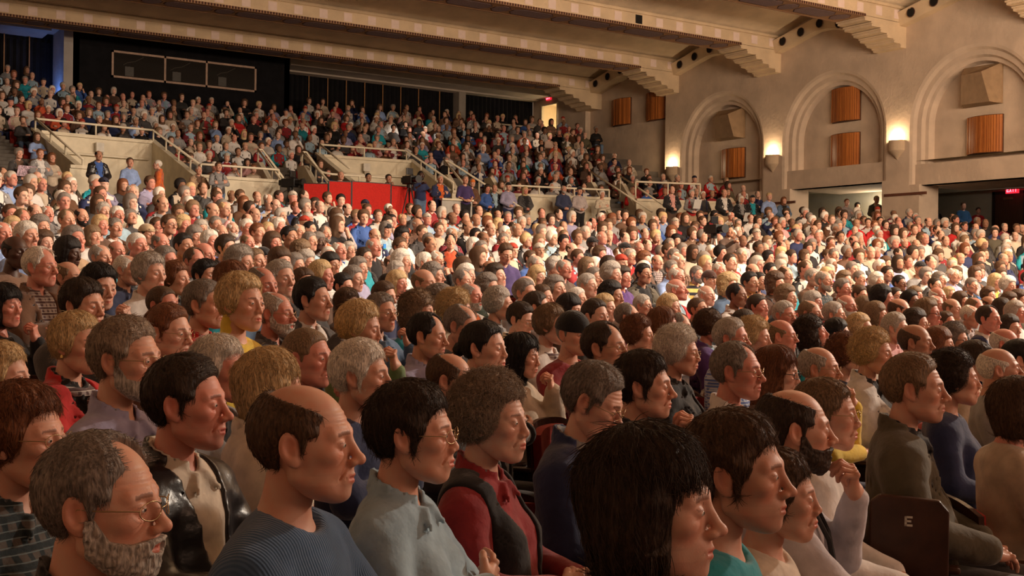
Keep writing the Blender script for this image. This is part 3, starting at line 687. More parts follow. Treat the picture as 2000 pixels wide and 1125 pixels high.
# floor: sloping arcs centred on the stage
def build_floor():
    b = PB(); th = list(np.arange(-60, 62, 2.))
    rr = [4, 8, 12, 16, 17.5, 19, 20.5, 22, 24, 26, 28, 30, 32, 35, 37.6, 39.95]
    for i in range(len(rr) - 1):
        for j in range(len(th) - 1):
            b.poly([pol(rr[i], th[j], floor_z(rr[i])), pol(rr[i + 1], th[j], floor_z(rr[i + 1])), pol(rr[i + 1], th[j + 1], floor_z(rr[i + 1])), pol(rr[i], th[j + 1], floor_z(rr[i]))])
    struct(b, 'floor', plain('floor_carpet', (.10, .035, .025), .9, scale=20))
build_floor()
VOM = [(-8.6, -4.55), (2.45, 6.35)]; STAIRS = [(-1.25, .45), (7.0, 8.85), (13.9, 15.2), (-12.2, -9.3)]
def ztop(r): return 4.38 + (r - 40) * (5.55 - 4.38) / 3.3
def upper_floor():
    b = PB(); rows = [40 + .9 * k for k in range(13)]
    th = sorted(set(list(np.arange(-22, 34, 1.)) + [a for v in VOM for a in v] + [a for v in STAIRS for a in v]))
    for k in range(len(rows) - 1):
        r0, r1 = rows[k], rows[k + 1]; z = floor_z(r0 + .45)
        for j in range(len(th) - 1):
            m = (th[j] + th[j + 1]) / 2
            if r0 < 43.2 and any(a < m < c for a, c in VOM): continue
            p = pol((r0 + r1) / 2, m)
            if p[0] > WX + 1 or p[1] > YB + 1: continue
            b.poly([pol(r0, th[j], z), pol(r1, th[j], z), pol(r1, th[j + 1], z), pol(r0, th[j + 1], z)])
            b.poly([pol(r1, th[j], z), pol(r1, th[j + 1], z), pol(r1, th[j + 1], floor_z(r1 + .45)), pol(r1, th[j], floor_z(r1 + .45))])
    struct(b, 'floor_upper', plain('tier_concrete', (.085, .07, .06), .85))
    # low front wall between the openings
    segs = [(-9.3, -8.6), (-4.55, -1.25), (.45, 2.45), (6.35, 7.0), (8.85, 13.9), (15.2, 19.2), (-20, -12.2)]
    b = PB()
    for a, c in segs:
        n = max(1, int((c - a) / 1.0)); t = np.linspace(a, c, n + 1)
        for i in range(n):
            for r in (39.93, 40.07):
                b.poly([pol(r, t[i], 2.6), pol(r, t[i + 1], 2.6), pol(r, t[i + 1], 4.38), pol(r, t[i], 4.38)])
            b.poly([pol(39.88, t[i], 4.38), pol(40.12, t[i], 4.38), pol(40.12, t[i + 1], 4.38), pol(39.88, t[i + 1], 4.38)])
            b.poly([pol(39.88, t[i], 4.30), pol(39.88, t[i + 1], 4.30), pol(39.88, t[i + 1], 4.38), pol(39.88, t[i], 4.38)])
        for e in (a, c): b.poly([pol(39.93, e, 2.6), pol(40.07, e, 2.6), pol(40.07, e, 4.38), pol(39.93, e, 4.38)])
    struct(b, 'wall_front_of_upper_tier', CREAM, fix=False)
    for k, (a, c) in enumerate(VOM):
        b = PB(); t = np.linspace(a, c, 4)
        for i in range(3):
            for r in (43.2, 43.34): b.poly([pol(r, t[i], 2.6), pol(r, t[i + 1], 2.6), pol(r, t[i + 1], 5.55), pol(r, t[i], 5.55)])
            b.poly([pol(43.14, t[i], 5.55), pol(43.42, t[i], 5.55), pol(43.42, t[i + 1], 5.55), pol(43.14, t[i + 1], 5.55)])
            b.poly([pol(43.14, t[i], 5.46), pol(43.14, t[i + 1], 5.46), pol(43.14, t[i + 1], 5.55), pol(43.14, t[i], 5.55)])
        for e, s in ((a, -.18), (c, .18)):
            b.prism([pol(40.0, e, 2.6), pol(43.4, e, 2.6), pol(43.4, e, 5.55), pol(40.0, e, 4.20)], tuple(np.array(pol(41.5, e + s)) - np.array(pol(41.5, e))))
            q = np.linspace(40.0, 43.4, 2)
            b.prism([pol(39.95, e, 4.18), pol(43.45, e, 5.57), pol(43.45, e, 5.63), pol(39.95, e, 4.26)], tuple(1.35 * (np.array(pol(41.5, e + s)) - np.array(pol(41.5, e)))))
        struct(b, 'wall_of_entrance_%d' % (k + 1), CREAM, fix=False)
        # dark doorway down to the lobby in the recess, and its ledge
        b = PB(); b.prism([pol(40.3, a + .1, 2.93), pol(43.1, a + .1, 2.93), pol(43.1, c - .1, 2.93), pol(40.3, c - .1, 2.93)], (0, 0, .02)); struct(b, 'floor_of_entrance_%d' % (k + 1), plain('lobby_floor', (.12, .10, .08)))
    # stair flights with sloping cheek walls
    for k, (a, c) in enumerate(STAIRS):
        b = PB(); n = 12 if k < 3 else 26
        for i in range(n):
            r0 = 38.9 + .3 * i if k < 3 else 38.6 + .3 * i; z = 2.92 + (floor_z(r0 + .9) - 2.92) * 1.0 if r0 > 39.2 else 2.92 + .16 * (i + 1)
            z = max(z, 2.92 + .17 * (i + 1) * (1 if k < 3 else .9)) if k < 3 else 2.92 + .125 * (i + 1) + .02
            A = [pol(r0, a, z), pol(r0 + .3, a, z), pol(r0 + .3, c, z), pol(r0, c, z)]
            b.poly(A); b.poly([pol(r0, a, z - .2), pol(r0, c, z - .2), pol(r0, c, z), pol(r0, a, z)])
            b.poly([pol(r0 - .005, a, z + .004), pol(r0 + .05, a, z + .004), pol(r0 + .05, c, z + .004), pol(r0 - .005, c, z + .004)], 1)
        struct(b, 'floor_stairs_%d' % (k + 1), [plain('stair_tread', (.10, .085, .07), .8), plain('stair_nosing', (.55, .48, .38), .6)], fix=False)
        if k < 3:
            for e, s, nn in ((a, -.20, 1), (c, .20, 2)):
                b = PB(); b.prism([pol(38.7, e, 2.9), pol(41.6, e, 2.9), pol(41.6, e, 4.95), pol(41.1, e, 4.95), pol(38.75, e, 3.15)], tuple(np.array(pol(40, e + s)) - np.array(pol(40, e))))
                struct(b, 'wall_cheek_%d' % (2 * k + nn), CREAM)
upper_floor()
# side wall with three stepped arches
def build_wall_right():
    b = PB(); Y0, YE = 8.0, 33.60; low = [4.72, 4.90, None]
    N = 28
    edges = [Y0] + [y for c in ARCH for y in (c - AR, c + AR)] + [YE]
    for i in range(0, len(edges), 2): b.poly([(WX, edges[i], -.5), (WX, edges[i + 1], -.5), (WX, edges[i + 1], SPR), (WX, edges[i], SPR)])
    for i in range(0, len(edges), 2): b.poly([(WX, edges[i], SPR), (WX, edges[i + 1], SPR), (WX, edges[i + 1], ZC + .6), (WX, edges[i], ZC + .6)])
    prof = [(0, 0), (.09, .03), (.16, .13), (.30, .15), (.36, .26), (.46, .28), (.52, .48)]   # inward, depth
    for c, lo in zip(ARCH, low):
        def ring(d, dep):
            R = AR - d; z0 = lo if lo else 4.95
            p = [(WX + dep, c - R, z0 if lo else 2.5)]
            p += [(WX + dep, c - R * math.cos(math.pi * k / N), SPR + R * math.sin(math.pi * k / N)) for k in range(N + 1)]
            return p + [(WX + dep, c + R, z0 if lo else 2.5)]
        rs = [ring(d, q) for d, q in prof]
        for q0, q1 in zip(rs[:-1], rs[1:]): b.strip(q0, q1)
        o = rs[0]
        for k in range(N): b.poly([o[1 + k], o[2 + k], (WX, o[2 + k][1], ZC + .6), (WX, o[1 + k][1], ZC + .6)])
        R = AR - prof[-1][0]; z0 = lo if lo else 2.5; xi = WX + prof[-1][1]
        pts = [(xi, c - R * math.cos(math.pi * k / N), SPR + R * math.sin(math.pi * k / N)) for k in range(N + 1)]
        for k in range(N): b.poly([pts[k], pts[k + 1], (xi, pts[k + 1][1], z0), (xi, pts[k][1], z0)])
        if lo is None: # solid dado under the first arch
            b.box((WX + .04, c - AR + .02, 2.0), (xi + .1, c + AR - .02, 4.93))
        else:          # lintel band and reveals of the doorway below
            b.box((WX + .10, c - AR + .05, lo), (xi + .02, c + AR - .05, lo + .62)); b.poly([(WX + .10, c - AR, lo), (31.8, c - AR, lo), (31.8, c + AR, lo), (WX + .10, c + AR, lo)])
            for s in (-1, 1):
                e = c + s * (AR - .36 if s > 0 else AR); b.box((WX + .002, min(e, c + s * AR) - (.001 if s > 0 else .0), -.5), (WX + .9, max(e, c + s * AR) + .001, lo + .02)) if s > 0 else b.box((WX + .0, c - AR - .0, -.5), (WX + .9, c - AR + .14, lo + .02))
    # recessed last bay
    b.poly([(WX, YE, -.5), (WX + .28, YE, -.5), (WX + .28, YE, ZC + .6), (WX, YE, ZC + .6)])
    b.poly([(WX + .28, YE, -.5), (WX + .28, 38.65, -.5), (WX + .28, 38.65, ZC + .6), (WX + .28, YE, ZC + .6)])
    b.poly([(WX + .28, 38.65, -.5), (WX + .02, 38.65, -.5), (WX + .02, 38.65, ZC + .6), (WX + .28, 38.65, ZC + .6)])
    # last stretch with the doorway
    dy0, dy1, dz = 40.65, 41.75, 9.40
    b.poly([(WX + .02, 38.65, -.5), (WX + .02, dy0, -.5), (WX + .02, dy0, ZC + .6), (WX + .02, 38.65, ZC + .6)])
    b.poly([(WX + .02, dy0, dz), (WX + .02, dy1, dz), (WX + .02, dy1, ZC + .6), (WX + .02, dy0, ZC + .6)])
    b.poly([(WX + .02, dy0, -.5), (WX + .02, dy1, -.5), (WX + .02, dy1, 7.32), (WX + .02, dy0, 7.32)])
    b.poly([(WX + .02, dy1, -.5), (WX + .02, YB, -.5), (WX + .02, YB, ZC + .6), (WX + .02, dy1, ZC + .6)])
    struct(b, 'wall_right', PL, fix=False)
    b = PB()
    for a, c in ((21.93, 23.42), (27.05, 28.5), (16.8, 18.3)):
        b.box((WX - .025, a - .02, 4.43), (WX + .02, c, 4.51))
    struct(b, 'trim_1', DARKW)
    # side lobby seen through the two doorways
    b = PB()
    w = lambda x0, y0, x1, y1, z1: b.poly([(x0, y0, 2), (x1, y1, 2), (x1, y1, z1), (x0, y0, z1)])
    w(32.6, 25.2, 32.6, 31.2, 5.35); w(32.6, 31.2, WX + .3, 31.2, 5.35); w(32.6, 25.2, 38, 28.8, 5.45); w(38, 28.8, 38, 15, 5.45); w(38, 15, WX + .3, 15, 5.45)
    b.poly([(WX + .1, 15, 5.45), (38, 15, 5.45), (38, 28.8, 5.45), (32.6, 25.2, 5.45), (WX + .1, 25.2, 5.45)], 0); b.poly([(WX + .1, 25.2, 5.35), (32.6, 25.2, 5.35), (32.6, 31.2, 5.35), (WX + .1, 31.2, 5.35)])
    b.box((31.9, 25.2, 5.05), (32.3, 31.2, 5.35)); b.box((36.9, 15, 5.2), (37.3, 28.2, 5.45))
    struct(b, 'wall_corridor', plaster('corridor_plaster', (.56, .50, .38)), fix=False)
    b = PB(); b.poly([(WX - .3, 8, 2.86), (38, 8, 2.86), (38, 31.2, 2.86), (WX - .3, 31.2, 2.86)]); struct(b, 'floor_corridor', plain('lobby_floor', (.12, .10, .08)))
    # lit lobby behind the upper doorway
    b = PB(); b.box((WX + .05, 40.0, 7.3), (WX + 2.6, 42.4, 9.6)); o = struct(b, 'wall_lobby', plaster('lobby_plaster', (.80, .66, .45)), fix=True)
    me = o.data; kill = [p.index for p in me.polygons if abs(p.center.x - (WX + .05)) < .01]
    import bmesh
    bm = bmesh.new(); bm.from_mesh(me); bm.faces.ensure_lookup_table(); bmesh.ops.delete(bm, geom=[bm.faces[i] for i in kill], context='FACES'); bm.to_mesh(me); bm.free()
    lamp('lobby_lamp', 'POINT', (WX + 1.2, 41.0, 7.75), None, 75, (1, .84, .58), shadow_soft_size=.15)
build_wall_right()
def frame_around(name, n, y0, y1, z0, z1, x, m, w=.06):
    b = PB(); b.box((x - .03, y0 - w, z0), (x + .06, y0, z1 + w)); b.box((x - .03, y1, z0), (x + .06, y1 + w, z1 + w)); b.box((x - .03, y0, z1), (x + .06, y1, z1 + w))
    return struct(b, name, m)
frame_around('door_1', 1, 40.65, 41.75, 7.32, 9.40, WX, CREAM)
# dark door of the lower corridor with its panels and handle
def corridor_door():
    x = 37.9
    o = PB().box((x, 24.55, 2.9), (x + .1, 25.68, 5.10)).build('door_2', woodm('door_wood', (.055, .022, .012), (.10, .045, .022))); o['kind'] = 'structure'
    PB().box((x - .04, 24.45, 2.9), (x + .06, 24.55, 5.2)).box((x - .04, 25.68, 2.9), (x + .06, 25.78, 5.2)).box((x - .04, 24.45, 5.10), (x + .06, 25.78, 5.2)).build('door_frame', plain('door_frame_dark', (.03, .018, .012), .5), o)
    PB().box((x - .03, 24.95, 4.90), (x, 25.35, 4.98)).build('door_plate', plain('door_plate_brass', (.14, .10, .05), .4), o)
    PB().tube([(x, 24.75, 4.0), (x - .05, 24.75, 4.0), (x - .05, 24.9, 4.0)], .014).build('door_handle', plain('steel', (.5, .48, .45), .3, 1), o)
corridor_door()
# other walls
b = PB(); b.box((-3.2, -12, -1), (-3, YB, 10.8)); struct(b, 'wall_left', PL)
b = PB(); b.poly([(WX, -12, -1), (WX, 8, -1), (WX, 8, 10.7), (WX, -12, 10.7)]); struct(b, 'wall_right_front', PL)
b = PB(); b.poly([(-3, YB, 4), (WX, YB, 4), (WX, YB, 10.7), (-3, YB, 10.7)])
for k in range(150): # folds of the black drapes
    x = -2.8 + k * .212
    if x < WX - .2: b.prism([(x, YB - .02, 6.2), (x + .07, YB - .09, 6.2), (x + .14, YB - .02, 6.2)], (0, 0, 3.55))
struct(b, 'wall_back', BLACKC, fix=False)
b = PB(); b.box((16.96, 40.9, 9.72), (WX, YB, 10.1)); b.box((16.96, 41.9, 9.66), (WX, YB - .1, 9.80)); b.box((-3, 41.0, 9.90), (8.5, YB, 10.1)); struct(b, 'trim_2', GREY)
# projection booth in black, with a three-light window
b = PB(); b.box((9.16, 41.0, 6.0), (16.96, 41.25, 10.4)); b.box((9.16, 41.0, 6.0), (9.4, YB, 10.4)); b.box((16.75, 41.0, 6.0), (16.96, YB, 10.4)); struct(b, 'wall_booth', BLACKC)
def booth_window():
    o = PB()
    fr = [(10.45, 15.64, 8.56, 8.63), (10.45, 15.64, 9.42, 9.49), (10.45, 10.52, 8.56, 9.49), (15.57, 15.64, 8.56, 9.49), (12.25, 12.32, 8.56, 9.49), (13.74, 13.81, 8.56, 9.49)]
    for x0, x1, z0, z1 in fr: o.box((x0, 40.94, z0), (x1, 41.02, z1))
    w = struct(o, 'window_1', plain('window_frame_paint', (.40, .27, .20), .6))
    for k, (x0, x1) in enumerate(((10.52, 12.25), (12.32, 13.74), (13.81, 15.57))):
        m, t, bb = base_mat('booth_glass', .12, .5) if 'booth_glass' not in _M else (_M['booth_glass'], None, None); _M['booth_glass'] = m
        if bb: bb.inputs['Base Color'].default_value = (.018, .014, .011, 1)
        PB().box((x0, 40.975, 8.63), (x1, 40.99, 9.42)).build('pane', m, w)
        q = PB(); cx = (x0 + x1) / 2 - .3 # projector seen through the pane
        q.box((cx - .18, 40.955, 8.66), (cx + .12, 40.972, 8.98)); q.cyl((cx - .03, 40.973, 8.90), .09, -.02, 'y', 14)
        q.tube([(cx - .25, 40.965, 9.02), (cx - .1, 40.965, 9.12), (cx + .15, 40.965, 9.18), (cx + .45, 40.965, 9.36)], .018)
        q.build('projector', plain('projector_grey', (.05, .042, .034), .5), w)
booth_window()
# left end: pale pier lit blue by a small lamp
b = PB(); b.box((8.86, 40.85, 5.5), (9.16, YB, 10.1)); struct(b, 'wall_pier_left', plaster('pier_plaster', (.40, .36, .33)))
b = PB()
for x in (7.25, 8.05, 6.4, 5.6): b.box((x, YB - .13, 6.2), (x + .035, YB - .10, 9.9))
for x in (18.33, 19.13, 19.93, 20.74, 21.55, 22.37, 23.2, 24.2): b.box((x - .02, YB - .13, 6.2), (x + .02, YB - .10, 9.7))
struct(b, 'trim_3', plain('curtain_batten', (.26, .13, .05), .6))
b = PB(); b.box((24.92, 42.0, 5.5), (25.25, YB, 9.75)); struct(b, 'wall_pier_back', plaster('pier_dark', (.26, .23, .20)))
lamp('blue_lamp', 'SPOT', (8.45, 41.5, 7.55), (8.80, 41.7, 9.4), 60, (.14, .32, 1), spot_size=math.radians(120), spot_blend=.8, shadow_soft_size=.05)
# ceiling: shallow gables between painted beams
def ceiling():
    b = PB(); ys = [5.0] + BEAMS + [44.0]
    for i in range(len(BEAMS) - 1):
        y0, y1 = BEAMS[i] + BW, BEAMS[i + 1]; c = (y0 + y1) / 2
        for a, e, za, ze in ((y0, c, ZC, ZC + .62), (c, y1, ZC + .62, ZC)):
            b.poly([(-3, a, za), (WX + .5, a, za), (WX + .5, e, ze), (-3, e, ze)])
        # small sprinkler dots
        for x in np.arange(2, 28, 3.2): b.cyl((x, c - .9, ZC + .36), .03, .02, n=8, mi=1)
    b.poly([(-3, -12, ZC + .3), (WX + .5, -12, ZC + .3), (WX + .5, BEAMS[0], ZC), (-3, BEAMS[0], ZC)])
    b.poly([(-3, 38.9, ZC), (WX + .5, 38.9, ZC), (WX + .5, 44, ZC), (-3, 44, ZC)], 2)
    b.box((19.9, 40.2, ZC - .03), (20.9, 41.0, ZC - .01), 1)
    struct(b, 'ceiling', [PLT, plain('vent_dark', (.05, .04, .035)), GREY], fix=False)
ceiling()
def beam(k, y):
    b = PB(); x0, x1 = -3, WX
    b.box((x0, y, ZF), (x1, y + BW, ZC + .10)); b.box((x0, y - .05, ZC - .10), (x1, y + .0, ZC - .02)); b.box((x0, y + BW, ZC - .10), (x1, y + BW + .05, ZC + .02))
    # stepped corbel at the wall
    xs = [27.15, 27.45, 27.85, 28.15, 28.45, 28.75, WX + .3]; zs = [9.44, 9.31, 9.18, 9.06, 8.95, 8.84]
    for i in range(6): b.box((xs[i], y, zs[i]), (xs[i + 1], y + BW, ZF + .01)); b.box((xs[i] - .05, y - .02, zs[i] + .07), (xs[i] + .04, y + BW + .02, zs[i] + .11))
    o = struct(b, 'trim_%d' % (4 + k), PLC)
    # painted soffit with long and round cartouches between mouldings
    b = PB(); b.box((x0, y + .03, ZF - .015), (27.15, y + BW - .03, ZF), 0)
    b.box((x0, y - .035, ZF - .03), (27.15, y + .07, ZF + .05), 1); b.box((x0, y + BW - .06, ZF - .02), (27.15, y + BW + .02, ZF + .03), 1)
    for i in range(int(30 / .09)):
        x = 27.1 - i * .09
        if x > -2.9: b.box((x - .03, y - .05, ZF - .025), (x + .02, y - .034, ZF + .045), 2)
    x = 26.9; lng = False
    while x > -2:
        L = 1.35 if lng else .50; a, c = x - L, x; h0, h1 = y + .20, y + BW - .20; m = (h0 + h1) / 2; k_ = .16
        for g, mi, z in ((.035, 2, ZF - .020), (0, 3, ZF - .026)):
            b.prism([(a - g, m + .12, z), (a - g, m - .12, z), (a + k_, h0 - g, z), (c - k_, h0 - g, z), (c + g, m - .12, z), (c + g, m + .12, z), (c - k_, h1 + g, z), (a + k_, h1 + g, z)], (0, 0, .008), mi)
        x -= L + .14; lng = not lng
    b.build('painted_soffit', [SOFB, plain('soffit_moulding', (.36, .20, .11), .8), ORNL, MAUVE], o)['kind'] = 'structure'
    b = PB(); i = 0; x = 28.57
    while x > -2.5:
        if not (k == 3 and abs(x - 22.83) < .2): b.box((x - .135, y - .006, 9.665), (x + .135, y + .004, 9.93))
        x -= .818
    b.build('square_ornament', SQ, o)
    if k == 3: PB().box((22.7, y - .012, 9.665), (22.96, y - .004, 9.93)).build('open_hatch', HOLE, o)
for k, y in enumerate(BEAMS): beam(k, y)
# gabled bulkheads with round speaker ports along the wall
def bulkheads():
    n = 0
    for i in range(len(BEAMS) - 1):
        y0, y1 = BEAMS[i] + BW, BEAMS[i + 1]; c = (y0 + y1) / 2; b = PB(); x0 = WX - .42
        lo = [(y0, 9.47), (c - .25, 9.90), (c + .25, 9.90), (y1, 9.47)]; up = [(y0, 9.86), (c - .25, 10.28), (c + .25, 10.28), (y1, 9.86)]
        for j in range(3):
            (a, za), (e, ze) = lo[j], lo[j + 1]; (_, zb), (_, zf) = up[j], up[j + 1]
            b.poly([(x0 + .12, a, za), (x0 + .12, e, ze), (x0, e, zf), (x0, a, zb)]); b.poly([(x0 + .12, a, za), (x0 + .12, e, ze), (WX + .3, e, ze), (WX + .3, a, za)])
            b.poly([(x0, a, zb), (x0, e, zf), (WX + .3, e, zf + .30), (WX + .3, a, zb + .30)])
        o = struct(b, 'trim_%d' % (12 + i), PLC, fix=False)
        for s in (-1, 0, 1, 2, -2):
            yy = c + s * .79 if abs(s) < 2 else c + s * .79
            if abs(s) * .79 > 1.7: continue
            zz = 10.09 - max(0, abs(s * .79) - .1) * .21
            PB().cyl((WX - .40, yy, zz), .135, .03, 'x', 24).build('speaker_port', HOLE, o)
            PB().tube([(WX - .395, yy + .14 * math.cos(t), zz + .14 * math.sin(t)) for t in np.linspace(0, 2 * math.pi, 25)[:-1]], .012, 5, closed=True).build('port_ring', plain('port_ring_dark', (.12, .06, .04)), o)
bulkheads()
# half-round uplighters
def sconce(y, label):
    o = empty('wall_sconce', (WX, y, 5.5), 0, label, 'wall lamp', 'half-round plaster uplighters between the arches')
    b = PB(); N = 14; up = [(-.27 * math.sin(math.pi * k / N) * .85, .27 * math.cos(math.pi * k / N)) for k in range(N + 1)]
    for (r0, z0), (r1, z1) in (((0.02, 0.02), (.9, .26)), ((.9, .26), (1., .30)), ((1., .30), (1., .60)), ((1., .60), (.86, .60)), ((.86, .60), (.80, .40)), ((.80, .40), (.02, .38))):
        b.strip([(x * r0, yy * r0, z0) for x, yy in up], [(x * r1, yy * r1, z1) for x, yy in up])
    b.build('shade', plaster('sconce_plaster', (.60, .46, .32)), o, fix=False, smooth=False)
    PB().cyl((-.09, 0, .42), .05, .08, n=12).build('bulb', glow('sconce_bulb', (1, .80, .50), 60), o)
    lamp('sconce_light', 'POINT', (WX - .15, y, 6.18), None, 52, (1, .70, .40), shadow_soft_size=.07)
for y, l in ((33.16, 'glowing half-round wall light furthest from the camera, beside the railed box'), (28.07, 'glowing half-round wall light between the first and middle arches'), (22.97, 'glowing half-round wall light between the middle and right-hand arches')): sconce(y, l)
for y in (17.87,): sconce(y, 'half-round wall light beyond the right-hand arch')
# acoustic panels
WOODP = woodm('panel_wood', (.26, .075, .018), (.46, .16, .035), (4, 60, .6), .45)
def slat_panel(y0, y1, z0, z1, x, label):
    o = empty('sound_absorber', (x, (y0 + y1) / 2, z0), 0, label, 'acoustic panel', 'bowed wooden slat panels on the side wall')
    w = y1 - y0; n = 17; rnd = random.Random(int(y0 * 10 + z0))
    b = PB(); bow = lambda t: -.10 - .16 * (1 - (2 * t - 1) ** 2)
    for i in range(n):
        t0, t1 = i / n, (i + .80) / n; d = rnd.uniform(-.022, .010)
        b.prism([(bow(t0) + .035, -w / 2 + w * t0, .02), (bow(t0) + d, -w / 2 + w * t0, .02), (bow(t1) + d, -w / 2 + w * t1, .02), (bow(t1) + .035, -w / 2 + w * t1, .02)], (0, 0, z1 - z0 - .04))
    b.build('slats', WOODP, o)
    b = PB(); q = [(bow(t) + .036, -w / 2 + w * t, 0) for t in np.linspace(0, 1, 13)]; b.prism(q + [(0, w / 2, 0), (0, -w / 2, 0)], (0, 0, z1 - z0)); b.build('backing', plain('panel_backing', (.075, .03, .014), .7), o)
slat_panel(29.80, 30.92, 5.50, 6.57, WX + .46, 'slatted wooden wall panel alone under the wedge in the first arch')
slat_panel(24.74, 25.86, 6.96, 8.06, WX + .46, 'upper slatted wooden wall panel in the middle arch')
slat_panel(24.74, 25.86, 5.50, 6.59, WX + .46, 'lower slatted wooden wall panel in the middle arch')
slat_panel(19.72, 20.84, 5.50, 6.58, WX + .46, 'slatted wooden wall panel in the right-hand arch')
slat_panel(35.96, 37.10, 8.03, 9.10, WX + .28, 'slatted wooden wall panel nearer the lit doorway')
slat_panel(33.85, 34.96, 8.00, 9.10, WX + .28, 'slatted wooden wall panel tucked behind the corbel of a beam')
DIF = plaster('diffuser_tan', (.30, .20, .12), 5)
def diffuser(y0, y1, z0, z1, label):
    x = WX + .46; o = PB(); P = lambda dx, y, z: (x - dx, y, z); w = y1 - y0
    ap = P(.50, y0 + .30 * w, z1 - .22 * (z1 - z0)); ap2 = P(.42, y0 + .12 * w, z0 + .03)
    c = [P(0, y0, z0), P(0, y1, z0), P(0, y1, z1), P(0, y0, z1)]; f = [P(.10, y0, z0), P(.10, y1 + .0, z0), P(.10, y1, z1), P(.06, y0, z1)]
    for i in range(4): o.poly([c[i], c[(i + 1) % 4], f[(i + 1) % 4], f[i]])
    a2 = P(.40, y1 - .10 * w, z1 - .22 * (z1 - z0)); a3 = P(.34, y1 - .06 * w, z0 + .05)
    o.poly([f[3], ap, a2, f[2]]); o.poly([f[2], a2, a3, f[1]]); o.poly([a2, ap, ap2, a3]); o.poly([ap, f[3], f[0], ap2]); o.poly([ap2, f[0], f[1], a3])
    m = o.build('sound_diffuser', DIF, fix=True); tag(m, label, 'acoustic panel', 'tan wedge-shaped diffusers at the top of the arches')
diffuser(29.84, 31.10, 6.90, 7.98, 'tan faceted wedge near the top of the first arch'); diffuser(19.76, 20.96, 6.88, 8.02, 'tan faceted wedge near the top of the right-hand arch')
# railings in painted steel tube
def rail(label, runs, posts, group='cream tubular railings of the upper tier'):
    pts = np.array([p for r in runs for p in r]); base = pts.mean(0); base[2] = pts[:, 2].min() - .9
    o = empty('railing', tuple(base), 0, label, 'railing', group)
    for r in runs:
        V = PB(); V.tube([tuple(np.array(p) - base) for p in r], .032, 8); V.build('handrail', RAILM, o, smooth=True)
    for p, h in posts:
        q = np.array(p) - base; PB().tube([tuple(q - np.array([0, 0, h])), tuple(q)], .026, 8).build('post', RAILM, o, smooth=True)
def arc(r, a, c, z, n=8): return [pol(r, t, z) for t in np.linspace(a, c, n)]
rail('cream railing round the left entrance recess, framing the top parapet', [[pol(40.1, -8.75, 4.55), pol(43.3, -8.75, 5.86)] + arc(43.3, -8.7, -4.45, 5.86) + [pol(40.1, -4.40, 4.66)]], [(pol(43.3, -8.75, 5.86), .36), (pol(43.3, -6.6, 5.86), .32), (pol(43.3, -4.45, 5.86), .36), (pol(42.2, -8.75, 5.41), .34), (pol(41.2, -8.75, 5.0), .34), (pol(40.1, -8.75, 4.55), .5), (pol(42.4, -4.42, 5.52), .34), (pol(41.5, -4.41, 5.18), .34), (pol(40.7, -4.4, 4.88), .34)])
rail('cream railing on the low wall right of the left entrance', [arc(40.0, -4.4, -1.25, 4.66)], [(pol(40, -4.4, 4.66), .3), (pol(40, -2.8, 4.66), .3), (pol(40, -1.25, 4.66), .4)])
rail('cream railing in front of the seats above the red screens', [[pol(41.6, .62, 5.3)] + [pol(40.05, .62, 4.68)] + arc(40.0, 1.0, 3.6, 4.64)], [(pol(41.6, .62, 5.3), .5), (pol(40.9, .62, 5.0), .5), (pol(40.05, .62, 4.68), .35), (pol(40, 2.2, 4.64), .3)])
rail('cream railing round the middle entrance recess behind the cameraman', [[pol(41.0, 2.35, 4.95), pol(43.3, 2.35, 5.86)] + arc(43.3, 2.4, 6.2, 5.86) + [pol(40.1, 6.5, 4.62)]], [(pol(43.3, 2.35, 5.86), .36), (pol(43.3, 4.3, 5.86), .32), (pol(43.3, 6.2, 5.86), .36), (pol(42.3, 6.32, 5.46), .34), (pol(41.3, 6.42, 5.08), .34), (pol(40.1, 6.5, 4.62), .34)])
rail('sloping cream stair rail left of the centre stair', [[pol(38.9, -1.35, 3.9), pol(41.3, -1.35, 5.32), pol(41.3, -1.15, 5.32), pol(39.0, -1.15, 3.9)]], [(pol(40.3, -1.35, 4.72), .6), (pol(41.3, -1.35, 5.32), .8), (pol(38.9, -1.35, 3.9), .9)])
rail('sloping cream stair rail right of the centre stair', [[pol(38.6, .5, 3.95), pol(41.3, .5, 5.35), pol(41.3, .7, 5.35), pol(39.2, .7, 4.0)]], [(pol(40.3, .5, 4.84), .6), (pol(41.3, .5, 5.35), .8)])
rail('sloping cream stair rail behind the purple polo shirt', [[pol(38.8, 8.9, 3.85), pol(41.6, 7.2, 5.42), pol(41.6, 7.0, 5.42), pol(39.2, 7.0, 4.1)]], [(pol(40.4, 7.9, 4.75), .6), (pol(41.6, 7.2, 5.42), .8), (pol(38.8, 8.9, 3.85), .9)])
rail('long cream railing along the low wall right of the middle entrance', [arc(40.0, 8.9, 13.9, 4.62)], [(pol(40, 8.9, 4.62), .3), (pol(40, 10.5, 4.62), .3), (pol(40, 12.2, 4.62), .3), (pol(40, 13.9, 4.62), .3)])
rail('sloping cream stair rail next to the right-hand box', [[pol(38.9, 15.3, 3.9), pol(41.4, 13.9, 5.3)], [pol(38.7, 16.0, 4.0), pol(41.2, 15.2, 5.2)]], [(pol(41.4, 13.9, 5.3), .7), (pol(41.2, 15.2, 5.2), .7)])
rail('cream railing of the box against the side wall', [arc(40.0, 15.2, 18.4, 4.92)], [(pol(40, 15.2, 4.92), .5), (pol(40, 16.8, 4.92), .5), (pol(40, 18.4, 4.92), .5)])
rail('cream handrail on the wall inside the left entrance', [arc(43.1, -7.9, -4.7, 5.0)], [])
rail('cream handrail on the wall inside the middle entrance', [arc(43.1, 3.3, 6.3, 5.0)], [])
